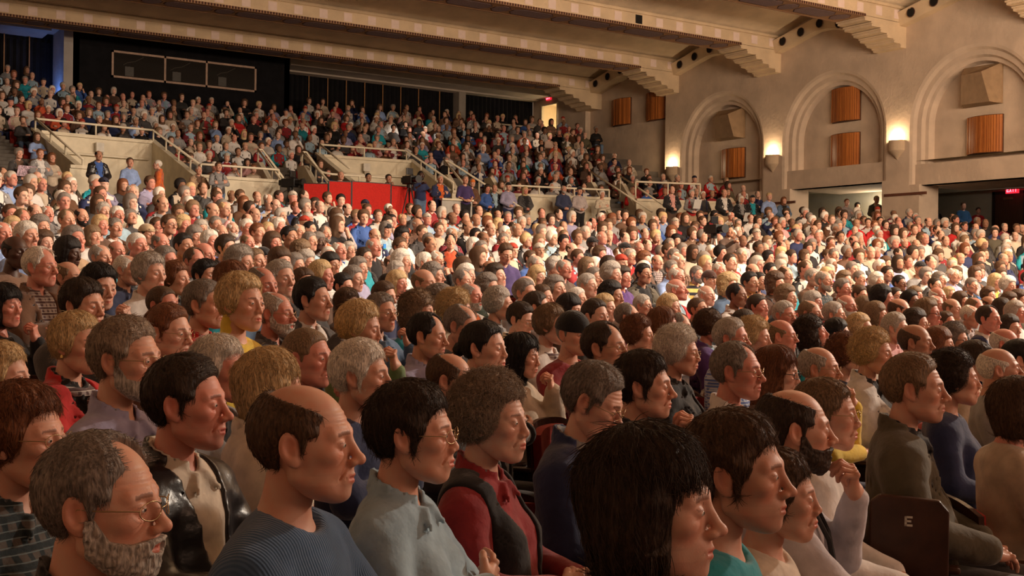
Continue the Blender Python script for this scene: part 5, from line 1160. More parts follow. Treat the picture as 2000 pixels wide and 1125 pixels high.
# ---------------------------------------------------------------- the people one can tell apart, nearest first: head position, size, heading, look | label
PEOPLE = """\
0.51 2.01 1.22 0.98 -2.27 250 receding G shirt bk g,b,a,bS|person in dark collared shirt and thin round glasses, large in the bottom left corner
0.53 2.79 1.24 0.95 -2.44 185 woman R shirt plaid g,f,a|person in dark plaid shirt and glasses at the left edge
0.73 4.20 1.27 0.88 -2.25 112 woman Y sweater bk f|person in dark top at the left edge above the plaid shirt
0.97 2.99 1.28 1.00 -2.45 182 short D jacket bk in=cr,clasp|person in black leather jacket open over a cream top
0.97 2.23 1.27 1.02 -2.42 200 fringe B sweater bl cross,a|person in ribbed blue sweater over a dark collar
0.96 3.53 1.36 1.02 -2.39 145 short T shirt lv g,B,a,bS|person in lavender grey shirt and rimless glasses
1.07 4.64 1.35 0.94 -2.40 126 woman Y jacket rd f,in=bk,scarf,earring|person in bright red blazer with a patterned scarf
1.43 4.06 1.28 0.95 -2.49 132 woman W jacket gy f,a,in=bk|person in grey open jacket over a black top
1.41 3.52 1.26 0.97 -1.82 118 bob Y jacket cr f|person in cream and olive jacket, face turned away
1.87 4.29 1.30 0.97 -2.49 116 crop L sweater bk chin_l,in=rd,a|person in black top, resting chin on one hand
1.84 3.75 1.27 0.99 -2.45 118 boy W sweater nv a|person in navy sweater with raised ribs
1.38 2.52 1.23 1.00 -2.40 176 boy D shirt lb f,g,cross,a|person in light blue polo shirt and glasses, arms folded
2.46 4.18 1.20 0.93 -2.51 104 fringe B jacket dg g,a,p12|person in dark grey jacket and glasses, looking down
1.80 2.81 1.21 0.98 -2.47 162 puffy T vest bk f,a,in=rd2,clasp|person in black vest over a red sweater, hands clasped
2.34 3.05 1.22 1.00 -2.54 148 short G jacket nv g,p24,a|person in navy jacket with pale piping, looking down through glasses
2.80 3.34 1.23 1.00 -2.58 148 boy D jacket bk chin_l,in=bk|person in black jacket, holding one hand against the jaw
1.28 1.50 1.23 1.02 -2.49 285 bob D sweater bk young|person in dark top with a smooth bowl of hair, largest at the bottom
1.75 1.78 1.21 1.01 -2.47 200 boy B tee te young|person in teal t-shirt at the bottom of the picture
2.16 2.05 1.08 0.91 -2.51 165 boy B sweater cr f,lap|person in cream knitted sweater at the bottom
2.56 2.37 1.19 0.99 -2.41 166 fringe D shirt pl b,knee,strap|person in pale shirt with a black camera strap, hand at mouth and hand on knee
3.03 2.67 1.18 0.99 -2.39 132 tied L sweater wh f,g|person in white sweater and glasses, hair tied back
3.58 3.65 1.24 1.02 -2.60 112 receding G shirt wh g,a|person in white collared shirt and glasses
4.19 4.00 1.19 0.98 -2.49 92 long R sweater br f,G,p5|person in dark rimmed glasses and brown top beside the white collared shirt
4.71 4.20 1.18 0.98 -2.53 86 fringe S sweater yw g,a,chin_l,watch|person in yellow sweater, glasses and a wristwatch, hand at mouth
5.71 4.87 1.19 0.98 -2.64 82 puffy R tee nv f,pray,p-8,a|person in navy short-sleeved top, hands clasped at the chin
5.43 4.44 1.23 1.03 -2.68 84 puffy Y jacket wh f,a,in=bk|person in black and white striped jacket behind the clasped hands
3.66 2.80 1.23 1.04 -2.46 118 short L jacket ol in=bk,a|person in olive zipped jacket in the seat marked E
4.75 3.41 1.18 1.00 -2.56 100 puffy D sweater nv f,p-3|person in navy fleece to the right of the olive jacket
5.99 4.16 1.19 1.01 -2.82 84 tied D hoodie bg f|person in khaki hooded top at the right
4.18 4.70 1.25 1.01 -2.59 86 puffy W jacket bk f,g,a,in=bk,p3|person in black fleece jacket with a small white emblem
5.21 5.37 1.28 1.03 -2.66 70 short S shirt bplaid g,a|person in blue and white plaid shirt and glasses
3.49 4.46 1.30 1.04 -2.66 92 receding D sweater ma g,p-4|person in maroon top and glasses with head raised
4.00 5.41 1.32 1.02 -2.96 88 beanie K tee rd2 -|person in maroon t-shirt and black knitted cap
2.83 4.51 1.31 1.02 -2.52 84 tied K jacket bk f,in=gy|person in black jacket with dark hair tied back, below the grey coat
3.47 5.15 1.22 0.93 -2.57 82 long K hoodie bg f,chin_l,p6|person in beige long-sleeved top, fist propped on the cheek
2.96 5.27 1.33 0.98 -2.55 82 receding K shirt lv chin_l,p4|person in lavender shirt, hand over the mouth
3.45 5.75 1.36 0.99 -2.63 76 thin G sweater bk g,p14,a|person in black top and glasses, head bowed
4.47 6.66 1.36 0.96 -2.63 76 short D jacket cr g,p14,in=bk|person in cream jacket over a black top, face lit from below
4.22 5.94 1.35 1.01 -2.61 72 woman L shirt wh f,g,scarf|person in white shirt with a patterned scarf
3.23 6.33 1.42 0.97 -2.66 70 short G shirt denim g,chin_l,a|person in denim and plaid shirt, hand raised by the face
2.51 5.14 1.38 1.01 -2.43 78 woman Y shirt gn f,chin_l,p8|person in dull green shirt, fingers against the chin
3.60 6.53 1.42 0.98 -2.65 72 curly L sweater te f,g,a|person in teal collar and very curly hair
2.37 5.87 1.43 0.98 -2.52 82 thin S vest dg g,b,a,in=dg|person in dark grey jacket with high collar, white beard
2.71 6.16 1.50 1.02 -2.67 76 short K jacket dg in=wh,pray|person in dark grey suit over a pale collar, fingers raised
1.91 5.14 1.50 1.07 -2.53 78 woman Y turtle yw f,a|person in yellow turtleneck
1.94 5.74 1.48 1.00 -2.57 86 short G shirt rd a|person in dark red fleece collar
1.50 4.89 1.38 0.96 -2.41 84 short R sweater br g,p3|person in dark brown top and glasses in front of the red fleece
1.98 6.58 1.46 0.90 -2.58 68 crop B tee wh young|person in small person in a pale t-shirt
1.31 5.57 1.48 0.97 -2.49 92 boy D hoodie dg chin_l,p4|person in dark grey hooded top leaning forward
1.58 6.39 1.56 0.98 -2.62 72 boy K sweater bk chin_l,p10|person in black top, fist at the mouth, lit from above
2.28 8.43 1.67 0.92 -2.62 78 thin W shirt navysh g,a|person in navy blue collared shirt with chest pockets, sitting tall
1.74 7.81 1.61 0.90 -2.63 76 fringe L sweater nv g,a,m|person in navy turtleneck, smiling
1.47 7.30 1.67 0.98 -2.46 76 receding W jacket brn g,a,in=plaid2|person in brown cardigan over a plaid shirt
1.55 8.51 1.78 0.97 -2.56 70 bald K sweater brn2 d|person in tan brown sweater at the left edge
1.09 6.26 1.46 0.87 -2.33 76 bob K sweater bk f,chin_l|person in black top with raised hand at the left edge
2.08 7.18 1.64 1.00 -2.66 62 woman S shirt wh f,a|person in white and pink checked shirt
2.44 7.82 1.61 0.94 -2.51 66 woman R jacket gn f,in=bk,a|person in bright green jacket
2.81 8.31 1.64 0.93 -2.73 60 boy K sweater bk -|person in black top, directly behind the dark red fleece collar
2.62 7.24 1.60 0.99 -2.58 66 bob R sweater te f,p6|person in teal top, up and left of the yellow turtleneck
2.62 6.72 1.57 1.02 -2.64 66 thin G shirt denim m|person in denim blue shirt, face turned to the right
3.00 7.36 1.62 1.02 -2.66 64 short S jacket bk chin_l,in=bk|person in black jacket, one finger raised
3.30 7.68 1.58 0.97 -2.81 56 short B hoodie dg -|person in dark grey hooded top, up and left of the dark grey suit
3.21 8.67 1.74 1.00 -2.57 60 puffy S shirt wh f,g,a|person in white shirt with glasses, down and left of the black baseball cap
3.82 9.96 1.78 0.95 -2.72 46 short L sweater bg -|person in beige top, just left of the black baseball cap
3.33 9.89 1.82 0.97 -2.69 48 bald L jacket br g,r|person in dark brown jacket with glasses, up and right of the bright green jacket
3.10 9.45 1.76 0.94 -2.69 52 receding B jacket ol g|person in olive jacket with glasses, up and right of the bright green jacket
3.40 10.68 1.92 0.98 -2.79 44 short K shirt yw t|person in yellow shirt, up and right of the bright green jacket
3.85 10.81 1.92 0.99 -2.81 48 boy D jacket dg in=lv|person in dark grey jacket and lavender shirt
2.74 9.05 1.75 0.96 -2.60 46 short G shirt bk f,g,a|person in black shirt with glasses, up and left of the bright green jacket
2.42 9.74 1.78 0.91 -2.61 56 thin S jacket te a,in=gy|person in teal fleece jacket
2.04 9.16 1.80 0.95 -2.54 52 bob K sweater br f,d,p5|person in dark top, smooth black hair and glasses
2.38 10.48 1.94 0.98 -2.70 44 woman G shirt tan f,a,p-6|person in tan shirt with chin lifted, down and right of the dark grey vest
3.02 11.55 1.88 0.87 -2.79 38 bald L sweater bk g,r|person in black top with glasses, up and right of the teal fleece jacket
2.94 10.56 1.91 0.97 -2.73 42 crop W jacket bk g,a|person in black jacket with glasses, down and left of the tan cap
3.55 11.90 1.98 0.93 -2.66 38 fringe G jacket bk a|person in black jacket, down and right of the tan cap
3.68 12.85 2.10 0.95 -2.76 40 cap tan jacket bk o,young|person in tan cap with a dark peak
3.67 14.12 2.22 0.93 -2.80 38 short G jacket brn in=wh,a|person in brown jacket open over a white shirt
3.40 13.71 2.22 0.96 -2.70 36 woman Y sweater br f|person in dark brown top, just left of the brown jacket
3.07 12.70 2.06 0.90 -2.67 36 bob L shirt wh f,p-4|person in white shirt, up and left of the teal fleece jacket
2.97 13.44 2.25 0.99 -2.81 40 receding L vest dg g,in=wh|person in dark grey vest over a white shirt and glasses
3.47 14.92 2.37 0.95 -2.82 38 fringe K jacket bk g,b|person in black jacket with glasses, just right of the dark grey vest
1.95 10.24 1.95 0.99 -2.64 46 boy W shirt lb2 p3|person in blue shirt with longish white hair
2.31 11.34 1.93 0.89 -2.75 40 puffy B sweater wh f|person in white top, down and right of the blue shirt
2.50 12.45 2.12 0.95 -2.70 38 puffy G sweater gy a,p4|person in grey top, up and right of the blue shirt
1.90 11.07 1.99 0.95 -2.61 48 thin W shirt lb2 a,r|person in light blue shirt, up and left of the tan brown sweater
2.38 13.26 2.15 0.90 -2.77 34 woman Y sweater br f|person in dark brown top, up and left of the blue shirt
2.60 13.92 2.27 0.94 -2.67 36 receding L sweater bk a|person in black top, directly behind the blue shirt
2.58 14.54 2.35 0.94 -2.81 32 short B sweater bk g|person in black top with glasses, up and left of the blue shirt
2.94 14.97 2.40 0.94 -2.78 32 fringe B sweater dg -|person in dark grey top, up and right of the blue shirt
3.22 15.65 2.43 0.91 -2.86 32 thin W jacket gy a,r|person in grey jacket, up and left of the dark grey vest
3.96 15.15 2.42 0.99 -2.86 34 short W sweater lb g,a,r|person in light blue top with glasses, directly behind the brown jacket
4.45 16.31 2.46 0.91 -2.91 34 puffy G turtle dg a,p-14|person in dark grey turtleneck, face raised
4.01 16.04 2.52 0.97 -2.83 32 boy S shirt cr a|person in cream shirt, up and left of the brown jacket
4.47 15.17 2.31 0.91 -2.73 34 short B jacket bk g,in=wh|person in black jacket with glasses, up and right of the tan cap
4.25 13.92 2.27 1.01 -2.78 34 short B jacket br G|person in dark brown jacket with dark-rimmed glasses, up and right of the tan cap
4.57 14.39 2.29 0.99 -2.76 34 puffy Y sweater bk f|person in black top, up and right of the tan cap
5.05 15.16 2.30 0.93 -2.86 32 bob S sweater gy f,g,a,p-4|person in grey top with glasses, just left of the black turtleneck
5.37 15.51 2.37 0.96 -2.91 34 short G jacket bg g,a|person in beige jacket with glasses, just left of the black turtleneck
4.33 13.22 2.12 0.96 -2.81 34 bob G sweater br f,a,p6|person in dark brown top, down and left of the black turtleneck
4.13 12.09 2.02 0.97 -2.78 38 woman W shirt blue f,a|person in blue shirt, down and left of the black turtleneck
5.07 14.42 2.21 0.93 -2.90 34 bald W sweater br a|person in dark brown top, just left of the black turtleneck
5.73 15.83 2.33 0.90 -2.85 38 fringe W turtle bk b,a|person in black turtleneck and short white beard
5.50 14.67 2.30 1.00 -2.92 34 short W shirt wh g,a|person in white shirt with glasses, just right of the black turtleneck
5.34 13.86 2.21 1.00 -2.74 38 short R jacket pink in=wh|person in pink jacket, just right of the black turtleneck
5.91 14.97 2.29 0.97 -2.77 32 short Y sweater br g,B|person in dark brown top with glasses, directly behind the black baseball cap
6.41 15.81 2.40 0.99 -2.82 32 woman W sweater bg f,a|person in beige top, up and right of the black baseball cap
5.34 12.85 2.13 1.04 -2.78 38 short K jacket dg m,t|person in dark grey jacket, dark moustache
6.39 15.04 2.29 0.98 -2.93 32 thin S sweater brn g,m,a|person in brown top with glasses, down and left of the pale striped shirt
6.89 15.28 2.29 0.97 -2.98 34 receding G jacket gy b,in=or|person in grey jacket over an orange shirt
7.99 17.18 2.59 1.01 -3.00 28 short S shirt stripe g,a,chin_l|person in pale striped shirt, hand by the cheek
5.79 13.29 2.10 0.98 -2.75 36 short G shirt lb g,a|person in light blue shirt with glasses, down and left of the pale striped shirt
6.10 13.73 2.11 0.95 -2.79 34 puffy G sweater bk g,d|person in black top with glasses, down and left of the pale striped shirt
5.04 13.40 2.06 0.91 -2.82 34 thin L shirt wh a,r|person in white shirt, down and right of the black turtleneck
4.80 12.01 2.02 1.01 -2.88 36 long B sweater br f|person in dark brown top, up and right of the black baseball cap
5.03 12.45 1.94 0.91 -2.85 32 bob D sweater gy f,p-3|person in grey top, up and right of the black baseball cap
4.29 10.98 1.83 0.92 -2.84 42 cap bk shirt lb2 -|person in black baseball cap
3.79 9.31 1.77 0.99 -2.87 44 bob B sweater br f|person in dark brown top, just right of the black baseball cap
4.85 11.32 1.91 0.97 -2.43 42 curly L shirt gy f|person in grey shirt, up and right of the black baseball cap
4.71 10.89 1.80 0.92 -2.72 44 puffy S shirt bl f,a,p6|person in blue shirt, up and left of the dark grey suit
4.25 10.08 1.75 0.93 -2.65 38 woman G shirt rd2 f,g|person in dark red shirt with glasses, down and right of the black baseball cap
5.25 11.56 1.88 0.94 -3.32 36 crop W shirt wh -|person in white shirt, down and left of the blue vest
5.83 12.53 1.97 0.95 -2.92 38 thin W shirt wh a,p-5|person in white shirt, just left of the blue vest
6.62 13.93 2.03 0.88 -2.88 34 woman S vest blue f,g,in=wh|person in blue vest over a white shirt and glasses
4.66 10.20 1.77 0.95 -2.84 42 bob K shirt wh f,g,t|person in white shirt with smooth black hair and glasses
3.83 8.55 1.65 0.97 -2.59 46 woman Y sweater br f,a,p-4|person in dark brown top, up and right of the dark grey suit
4.15 8.84 1.57 0.89 -2.62 44 short K sweater nv p6|person in navy top, down and left of the lavender sweater
3.70 7.79 1.45 0.87 -2.52 62 long B sweater br f|person in dark brown top, up and left of the dull green shirt
4.42 9.20 1.63 0.92 -2.81 46 woman G turtle wh f,g,a|person in white turtleneck with glasses, directly in front of the lavender sweater
5.05 10.39 1.74 0.92 -2.68 44 woman G sweater lv f,a|person in lavender sweater
5.75 11.69 1.88 0.95 -2.80 36 short D jacket bk f,G,in=te|person in black jacket with dark-rimmed glasses, directly behind the lavender sweater
6.45 12.86 2.04 0.99 -2.86 36 fringe S jacket br a,r|person in dark brown jacket, down and left of the white jacket
8.37 16.29 2.44 1.01 -3.00 30 cap bk jacket wh rain,f,p8|person in white jacket with rainbow stripes and black cap
8.07 15.16 2.30 1.02 -2.97 36 curly K shirt wh f,g,t|person in white shirt with glasses, down and right of the white jacket
6.97 13.16 2.06 1.00 -2.89 34 short B jacket bk g,t|person in black jacket with glasses, down and right of the white jacket
8.56 15.28 2.24 0.96 -3.58 28 woman G shirt rplaid f,a|person in dull red plaid jacket, turned to the camera
9.03 15.42 2.25 0.97 -3.60 30 receding K jacket bk g,in=or2|person in black leather jacket over an orange shirt
8.83 14.41 2.16 0.99 -2.96 32 bob W jacket wh f|person in white jacket, down and left of the bright white shirt
8.32 13.37 2.07 1.01 -3.03 34 short G jacket bk g,in=nv,chin_l,a|person in black jacket with pale lining, hand at the mouth
10.10 15.58 2.30 1.00 -3.38 30 short G shirt wh g|person in bright white shirt and glasses
8.08 12.41 2.00 1.04 -3.27 38 short B shirt purple g,p22|person in dark purple shirt, looking down
7.10 11.23 1.77 0.93 -3.22 34 bald B jacket bk t|person in black jacket, directly behind the dark green jacket
7.02 12.31 1.89 0.93 -2.88 36 thin W sweater bk g,chin_l,a,p8|person in black top with glasses, down and right of the dull red plaid jacket
6.63 11.90 1.85 0.93 -2.42 36 boy W shirt wh f|person in white shirt, directly in front of the dull red plaid jacket
5.35 9.43 1.67 0.96 -2.42 48 puffy G jacket bk -|person in black jacket, down and right of the dull red plaid jacket
4.51 8.10 1.60 1.01 -2.71 46 bald L jacket bk g,a,p2|person in black jacket, clean bald head and round glasses
5.50 10.45 1.71 0.91 -2.72 46 woman S jacket bg f,g,a,in=bg|person in beige jacket with glasses, just right of the lavender sweater
5.80 10.90 1.83 0.98 -2.64 36 puffy W shirt wh f,a|person in white shirt, down and left of the dull red plaid jacket
6.17 11.84 1.82 0.90 -2.58 34 bald B shirt wh -|person in white shirt, up and right of the lavender sweater
4.84 9.18 1.60 0.92 -2.76 42 bob Y shirt wh f,g,a|person in white shirt with glasses, down and right of the lavender sweater
4.98 9.64 1.58 0.86 -2.84 44 short K shirt te G,chin_l,p5|person in teal shirt with dark-rimmed glasses, down and right of the lavender sweater
4.08 7.95 1.50 0.92 -2.62 54 short B sweater nv p5|person in navy top, down and right of the lavender sweater
4.15 7.21 1.46 0.97 -2.63 56 curly G shirt te f,G,p8|person in teal shirt with dark-rimmed glasses, down and left of the pale jacket
5.76 9.59 1.63 0.93 -2.70 40 receding G shirt or2 a|person in orange shirt, up and left of the pale jacket
6.31 10.42 1.69 0.92 -2.74 36 puffy W sweater br f|person in dark brown top, directly behind the pale jacket
4.99 8.16 1.50 0.94 -2.79 56 thin S jacket wh B,a,in=or|person in pale jacket with an orange collar
5.51 8.73 1.57 0.96 -2.74 46 puffy G jacket green in=wh,a|person in dark green jacket, head lifted
6.22 9.71 1.68 0.98 -2.81 42 puffy D jacket gy f,p-8|person in grey jacket with chin lifted, up and right of the dark green jacket
6.60 10.97 1.78 0.96 -2.32 44 bob B sweater bk f|person in black top, up and left of the pale jacket
4.67 7.24 1.45 0.98 -2.17 54 puffy S jacket dg a|person in dark grey jacket, down and right of the dark green jacket
3.96 6.67 1.43 0.99 -2.30 60 curly Y shirt cream f|person in cream shirt, down and left of the pale jacket
5.47 8.09 1.53 1.00 -2.82 44 short G shirt gy a,p3|person in grey shirt, down and right of the dark green jacket
6.66 9.82 1.59 0.90 -2.48 40 bald B sweater br -|person in dark brown top, just right of the dark green jacket
9.15 13.41 1.97 0.94 -2.80 32 short B shirt blue -|person in blue shirt, down and right of the dark purple shirt
7.68 11.14 1.83 1.01 -2.89 38 thin S jacket dg g,a|person in dark grey jacket with glasses, just left of the dark brown collared shirt
7.06 10.21 1.69 0.96 -2.94 44 bob Y jacket dg f,g,a,p-3|person in dark grey jacket with glasses, down and left of the dark brown collared shirt
8.19 11.28 1.80 0.98 -3.02 40 thin S shirt brown2 g,a|person in dark brown collared shirt
8.81 12.36 1.85 0.93 -2.69 36 puffy S sweater bg a|person in beige top, just left of the dark brown collared shirt
6.23 8.71 1.56 0.98 -2.85 50 puffy G sweater gy f,a,p-12|person in grey top with chin lifted, down and left of the dark brown collared shirt
5.88 8.42 1.49 0.94 -2.72 44 short B sweater br p2|person in dark brown top, down and left of the dark brown collared shirt
5.09 7.36 1.43 0.97 -2.19 52 short D sweater br -|person in dark brown top, up and left of the maroon t-shirt
6.59 8.86 1.47 0.91 -2.76 50 short W jacket gy g,a|person in grey jacket with glasses, down and right of the dark brown collared shirt
5.51 7.51 1.41 0.97 -2.68 50 bob K jacket br f,g,p8|person in dark brown jacket with glasses, directly behind the maroon t-shirt
6.93 9.15 1.60 0.99 -2.86 44 short S shirt br2 g,a|person in brown shirt with glasses, down and right of the dark brown collared shirt
7.93 10.35 1.69 0.97 -2.93 38 short G jacket ol g,a,chin_l|person in olive jacket with glasses, down and right of the dark brown collared shirt
6.47 8.18 1.51 1.01 -2.74 50 puffy K sweater br f,t|person in dark brown top, down and left of the olive brown zipped pullover
6.11 7.82 1.41 0.95 -2.78 48 woman Y sweater dg f,p3|person in dark grey top, directly behind the maroon top
5.15 6.70 1.38 1.00 -2.80 52 short D jacket dg f,p2|person in dark grey jacket, up and right of the maroon t-shirt
5.98 7.35 1.35 0.95 -2.66 54 receding G jacket ma g,B,a,p-5|person in maroon jacket with glasses, up and right of the maroon top
7.41 8.88 1.41 0.89 -2.76 52 short S sweater rd G,a,p3|person in red top with dark-rimmed glasses, directly in front of the olive brown zipped pullover
8.93 10.70 1.75 1.01 -3.09 44 short K jacket ol2 t,in=bk|person in olive brown zipped pullover, sitting taller than the rest
8.48 10.52 1.70 0.98 -3.00 36 puffy D shirt violet f,g|person in purple shirt with glasses, just left of the olive brown zipped pullover
7.70 9.74 1.72 1.05 -2.86 38 puffy S shirt br2 f,a,p-4|person in brown shirt, down and left of the bright red collared shirt
9.19 11.70 1.86 1.01 -2.98 34 long D sweater br f|person in dark brown top, down and left of the black flat cap
11.06 13.56 2.04 1.00 -3.14 32 short S shirt rd g,a|person in bright red collared shirt and glasses
11.62 13.60 1.98 0.95 -3.13 34 bald L jacket bk g,a,in=plaid2|person in black jacket with glasses, up and right of the olive brown zipped pullover
10.69 12.79 1.97 1.02 -2.96 32 puffy R sweater br f|person in dark brown top, directly behind the olive brown zipped pullover
10.26 11.72 1.83 1.00 -3.05 34 short G shirt lb2 a|person in light blue shirt, directly behind the red jacket
9.46 10.70 1.72 1.00 -3.00 36 thin W shirt wh g,a,r|person in white shirt with glasses, directly behind the red jacket
8.02 9.07 1.57 1.01 -2.83 46 bald W jacket rd in=lb,a,p-5|person in red jacket over a pale shirt
6.97 7.98 1.41 0.97 -2.82 52 woman Y sweater rd f,a,p2|person in red top, down and left of the red jacket
5.71 6.60 1.32 0.99 -2.38 60 long R sweater br f|person in dark brown top, up and left of the black fleece jacket
6.55 7.36 1.27 0.91 -2.73 56 receding G shirt wh G,a,p-2|person in white shirt with dark-rimmed glasses, directly behind the black fleece jacket
5.07 6.11 1.27 0.96 -2.71 62 puffy R sweater br f,g,a|person in dark brown top with glasses, up and right of the maroon top
10.57 13.66 2.06 1.01 -3.03 34 puffy B sweater lv f|person in lavender top, down and right of the black cap
8.72 11.53 1.83 0.99 -2.88 36 long L shirt blue f|person in blue shirt, just right of the dark brown collared shirt
12.02 15.77 2.31 1.01 -3.08 26 cap bk jacket bk d|person in black cap and dark jacket in the middle rows
11.96 14.80 2.19 1.01 -2.84 30 cap bk shirt te -|person in black flat cap and blue collar
12.20 13.88 2.08 1.02 -3.10 32 short G sweater gy a|person in grey top, directly behind the red jacket
10.74 11.75 1.77 0.95 -3.13 42 short G shirt ystripe b,a|person in yellow and black striped polo shirt, grey beard
10.06 10.78 1.69 0.98 -3.03 34 cap br shirt wh p10|person in dark brown cap
8.71 9.37 1.51 0.96 -3.01 42 bald W shirt wh a|person in white shirt with patterned collar, smooth bald head
7.48 8.16 1.39 0.95 -2.93 52 crop B jacket bk t,p-5|person in black jacket, up and left of the dark purple jacket
8.49 8.68 1.52 1.03 -2.85 44 receding K vest brn2 in=wh,chin_l,d2,m|person in brown vest over a white shirt, hand at the mouth
9.85 9.86 1.66 1.05 -3.07 40 short K jacket orange g,o,t,in=yw|person in rust orange jacket over a mustard shirt
11.01 10.86 1.69 0.98 -3.07 34 tied K tee br f,t|person in dark brown t-shirt, just right of the rust orange jacket
9.30 9.65 1.63 1.03 -2.97 44 curly Y shirt denim f|person in denim shirt and blonde ringlets
11.24 11.84 1.83 0.99 -3.16 32 thin W jacket bk a,r|person in black jacket, up and right of the dark brown cap
12.42 12.86 1.99 1.04 -3.12 34 short D jacket bg p3|person in beige jacket, directly behind the denim shirt
10.35 9.93 1.66 1.04 -3.05 44 curly B vest dg f,g,in=br|person in dark grey vest with glasses, just right of the rust orange jacket
12.30 11.91 1.84 1.01 -3.10 34 short K shirt gy G|person in grey shirt with dark-rimmed glasses, up and right of the rust orange jacket
11.62 10.98 1.77 1.04 -3.10 38 thin B shirt te g|person in teal shirt with glasses, down and left of the light blue short-sleeved top
9.15 8.62 1.50 1.04 -2.92 46 puffy L jacket bk f,g,a|person in black jacket with glasses, up and right of the small person
8.23 8.13 1.42 1.00 -2.91 42 tied D sweater rd2 f,young|person in small person with hair tied back in front of the rust orange jacket
7.73 7.31 1.36 1.02 -2.92 56 short S jacket dg g,a|person in dark grey jacket with glasses, down and right of the small person
8.24 7.47 1.37 1.03 -2.87 56 thin L jacket dg B,p-4|person in dark grey jacket, down and left of the dark blue collar
9.87 8.91 1.45 0.99 -2.89 38 bob S sweater bg f|person in beige top, just left of the dark blue collar
8.71 7.60 1.35 1.01 -2.83 50 short S shirt gy g,b,p-4|person in grey shirt with glasses, down and left of the dark blue collar
9.67 8.27 1.42 1.02 -2.87 54 bald W jacket nv g,b,a|person in dark blue collar, bald head with clipped white beard
11.08 9.54 1.60 1.05 -3.08 40 short G shirt br g,a|person in dark brown shirt with glasses, directly behind the dark blue collar
11.35 10.07 1.70 1.07 -3.02 42 thin S shirt plaid b,a|person in dark plaid shirt and bushy beard
12.19 11.02 1.75 1.02 -3.05 32 short S sweater brn a|person in brown top, down and right of the light blue short-sleeved top
13.96 12.81 1.89 0.96 3.05 30 short R shirt lb f|person in light blue short-sleeved top
16.52 14.44 2.21 1.04 2.82 30 short G sweater wh a|person in white long-sleeved top, leaning back
12.71 10.91 1.72 1.00 -3.16 36 puffy L sweater br f|person in dark brown top, directly behind the dark blue collar
6.23 6.65 1.29 0.98 -2.32 62 puffy B jacket violet f|person in dark purple jacket, face turned away
7.10 7.16 1.29 0.96 -2.29 52 bob D sweater br f|person in dark brown top, down and left of the small person
5.71 5.66 1.26 1.02 -2.71 66 puffy Y sweater bg f,a|person in beige top, directly in front of the small person
6.16 5.85 1.26 1.01 -2.75 66 bald L jacket ol g,a|person in olive jacket with glasses, directly behind the dark rimmed glasses
6.67 6.02 1.26 1.02 -2.68 66 curly D sweater te f,p-14|person in teal collar, smiling with chin lifted
7.20 6.25 1.24 1.00 -2.45 56 boy K sweater bk p3|person in black top, up and left of the navy short-sleeved top
7.77 6.49 1.26 1.01 -2.69 52 puffy Y sweater bg f,p-8|person in beige top with chin lifted, down and right of the dark blue collar
9.32 7.60 1.35 1.02 -2.86 50 bob L sweater bk f|person in black top with caramel bobbed hair
10.45 8.68 1.40 0.98 -3.05 42 long L sweater br f|person in dark brown top, just right of the dark blue collar
11.02 8.78 1.39 0.96 -3.00 38 short B sweater nv -|person in navy top, directly behind the pink collared shirt
9.75 7.66 1.39 1.06 -2.52 38 bald B sweater gy -|person in grey top, down and left of the olive jacket
12.52 9.91 1.52 0.95 -3.15 36 tied D shirt gy f,G|person in grey shirt with dark-rimmed glasses, up and left of the olive jacket
11.53 8.91 1.47 1.02 -3.03 40 boy K jacket ol G,m,d2|person in olive jacket, thick dark glasses and moustache
12.96 9.94 1.53 0.96 -3.12 34 bob L sweater bk f,g|person in black top with glasses, directly behind the olive jacket
13.88 10.92 1.69 0.98 3.16 36 short K shirt green2 G,d2|person in green shirt with dark-rimmed glasses, up and left of the olive jacket
14.69 11.78 1.84 1.01 2.99 34 short D shirt blue m|person in blue shirt, down and left of the grey t-shirt
14.06 11.79 1.76 0.95 3.17 32 short G jacket bk a|person in black jacket, up and right of the dark blue collar
13.35 10.88 1.71 1.00 3.16 36 puffy W sweater br f,g,chin_l,a|person in dark brown top with glasses, up and left of the olive jacket
11.66 9.77 1.53 0.97 -3.11 36 short B sweater br g,p6|person in dark brown top with glasses, up and right of the dark blue collar
12.10 9.96 1.54 0.96 -3.00 34 tied D shirt lv f,g,p8|person in lavender shirt with glasses, up and right of the dark blue collar
10.11 8.16 1.50 1.11 -2.63 34 puffy K sweater bk f|person in black top, just left of the olive jacket
16.46 12.53 1.96 1.02 2.81 30 cap bk tee gy -|person in grey t-shirt and dark bandana
14.76 10.90 1.75 1.03 3.14 34 short G jacket dg m,a|person in dark grey jacket, just left of the pale lavender shirt
14.31 10.64 1.67 0.98 3.07 36 crop D jacket bk in=bk|person in black jacket, down and left of the pale lavender shirt
16.19 11.69 1.84 1.01 3.06 32 thin W shirt lv g,a|person in pale lavender shirt, arms resting
15.31 10.74 1.68 0.97 2.99 34 crop G jacket blue2 in=bk,p8|person in blue and black jacket
15.92 10.76 1.74 1.01 2.98 34 long Y jacket cream f,in=yw,p10|person in cream jacket with yellow scarf
15.00 9.93 1.67 1.06 3.03 34 puffy W jacket wh f,p8,a|person in white jacket with head bowed, up and right of the navy vest
16.81 11.73 1.88 1.02 3.02 32 bob B jacket brn f,g|person in brown jacket with glasses, just right of the pale lavender shirt
12.47 9.23 1.52 1.03 -3.11 36 bald W sweater rd2 r,a|person in dark red top, up and left of the yellow collar
13.75 9.99 1.53 0.95 3.08 32 woman Y sweater bg f,p-8|person in beige top with chin lifted, directly behind the yellow collar
12.04 8.93 1.42 0.98 -3.18 42 thin W sweater dg g,a,r|person in dark grey top with glasses, just left of the yellow collar
11.37 8.22 1.39 1.02 -3.05 46 bald L jacket brn2 a,in=yw|person in yellow collar and smooth bald head
11.06 7.77 1.32 1.01 -3.07 48 thin W jacket bk g,a,in=stripe,p5|person in black jacket with striped tie, looking down
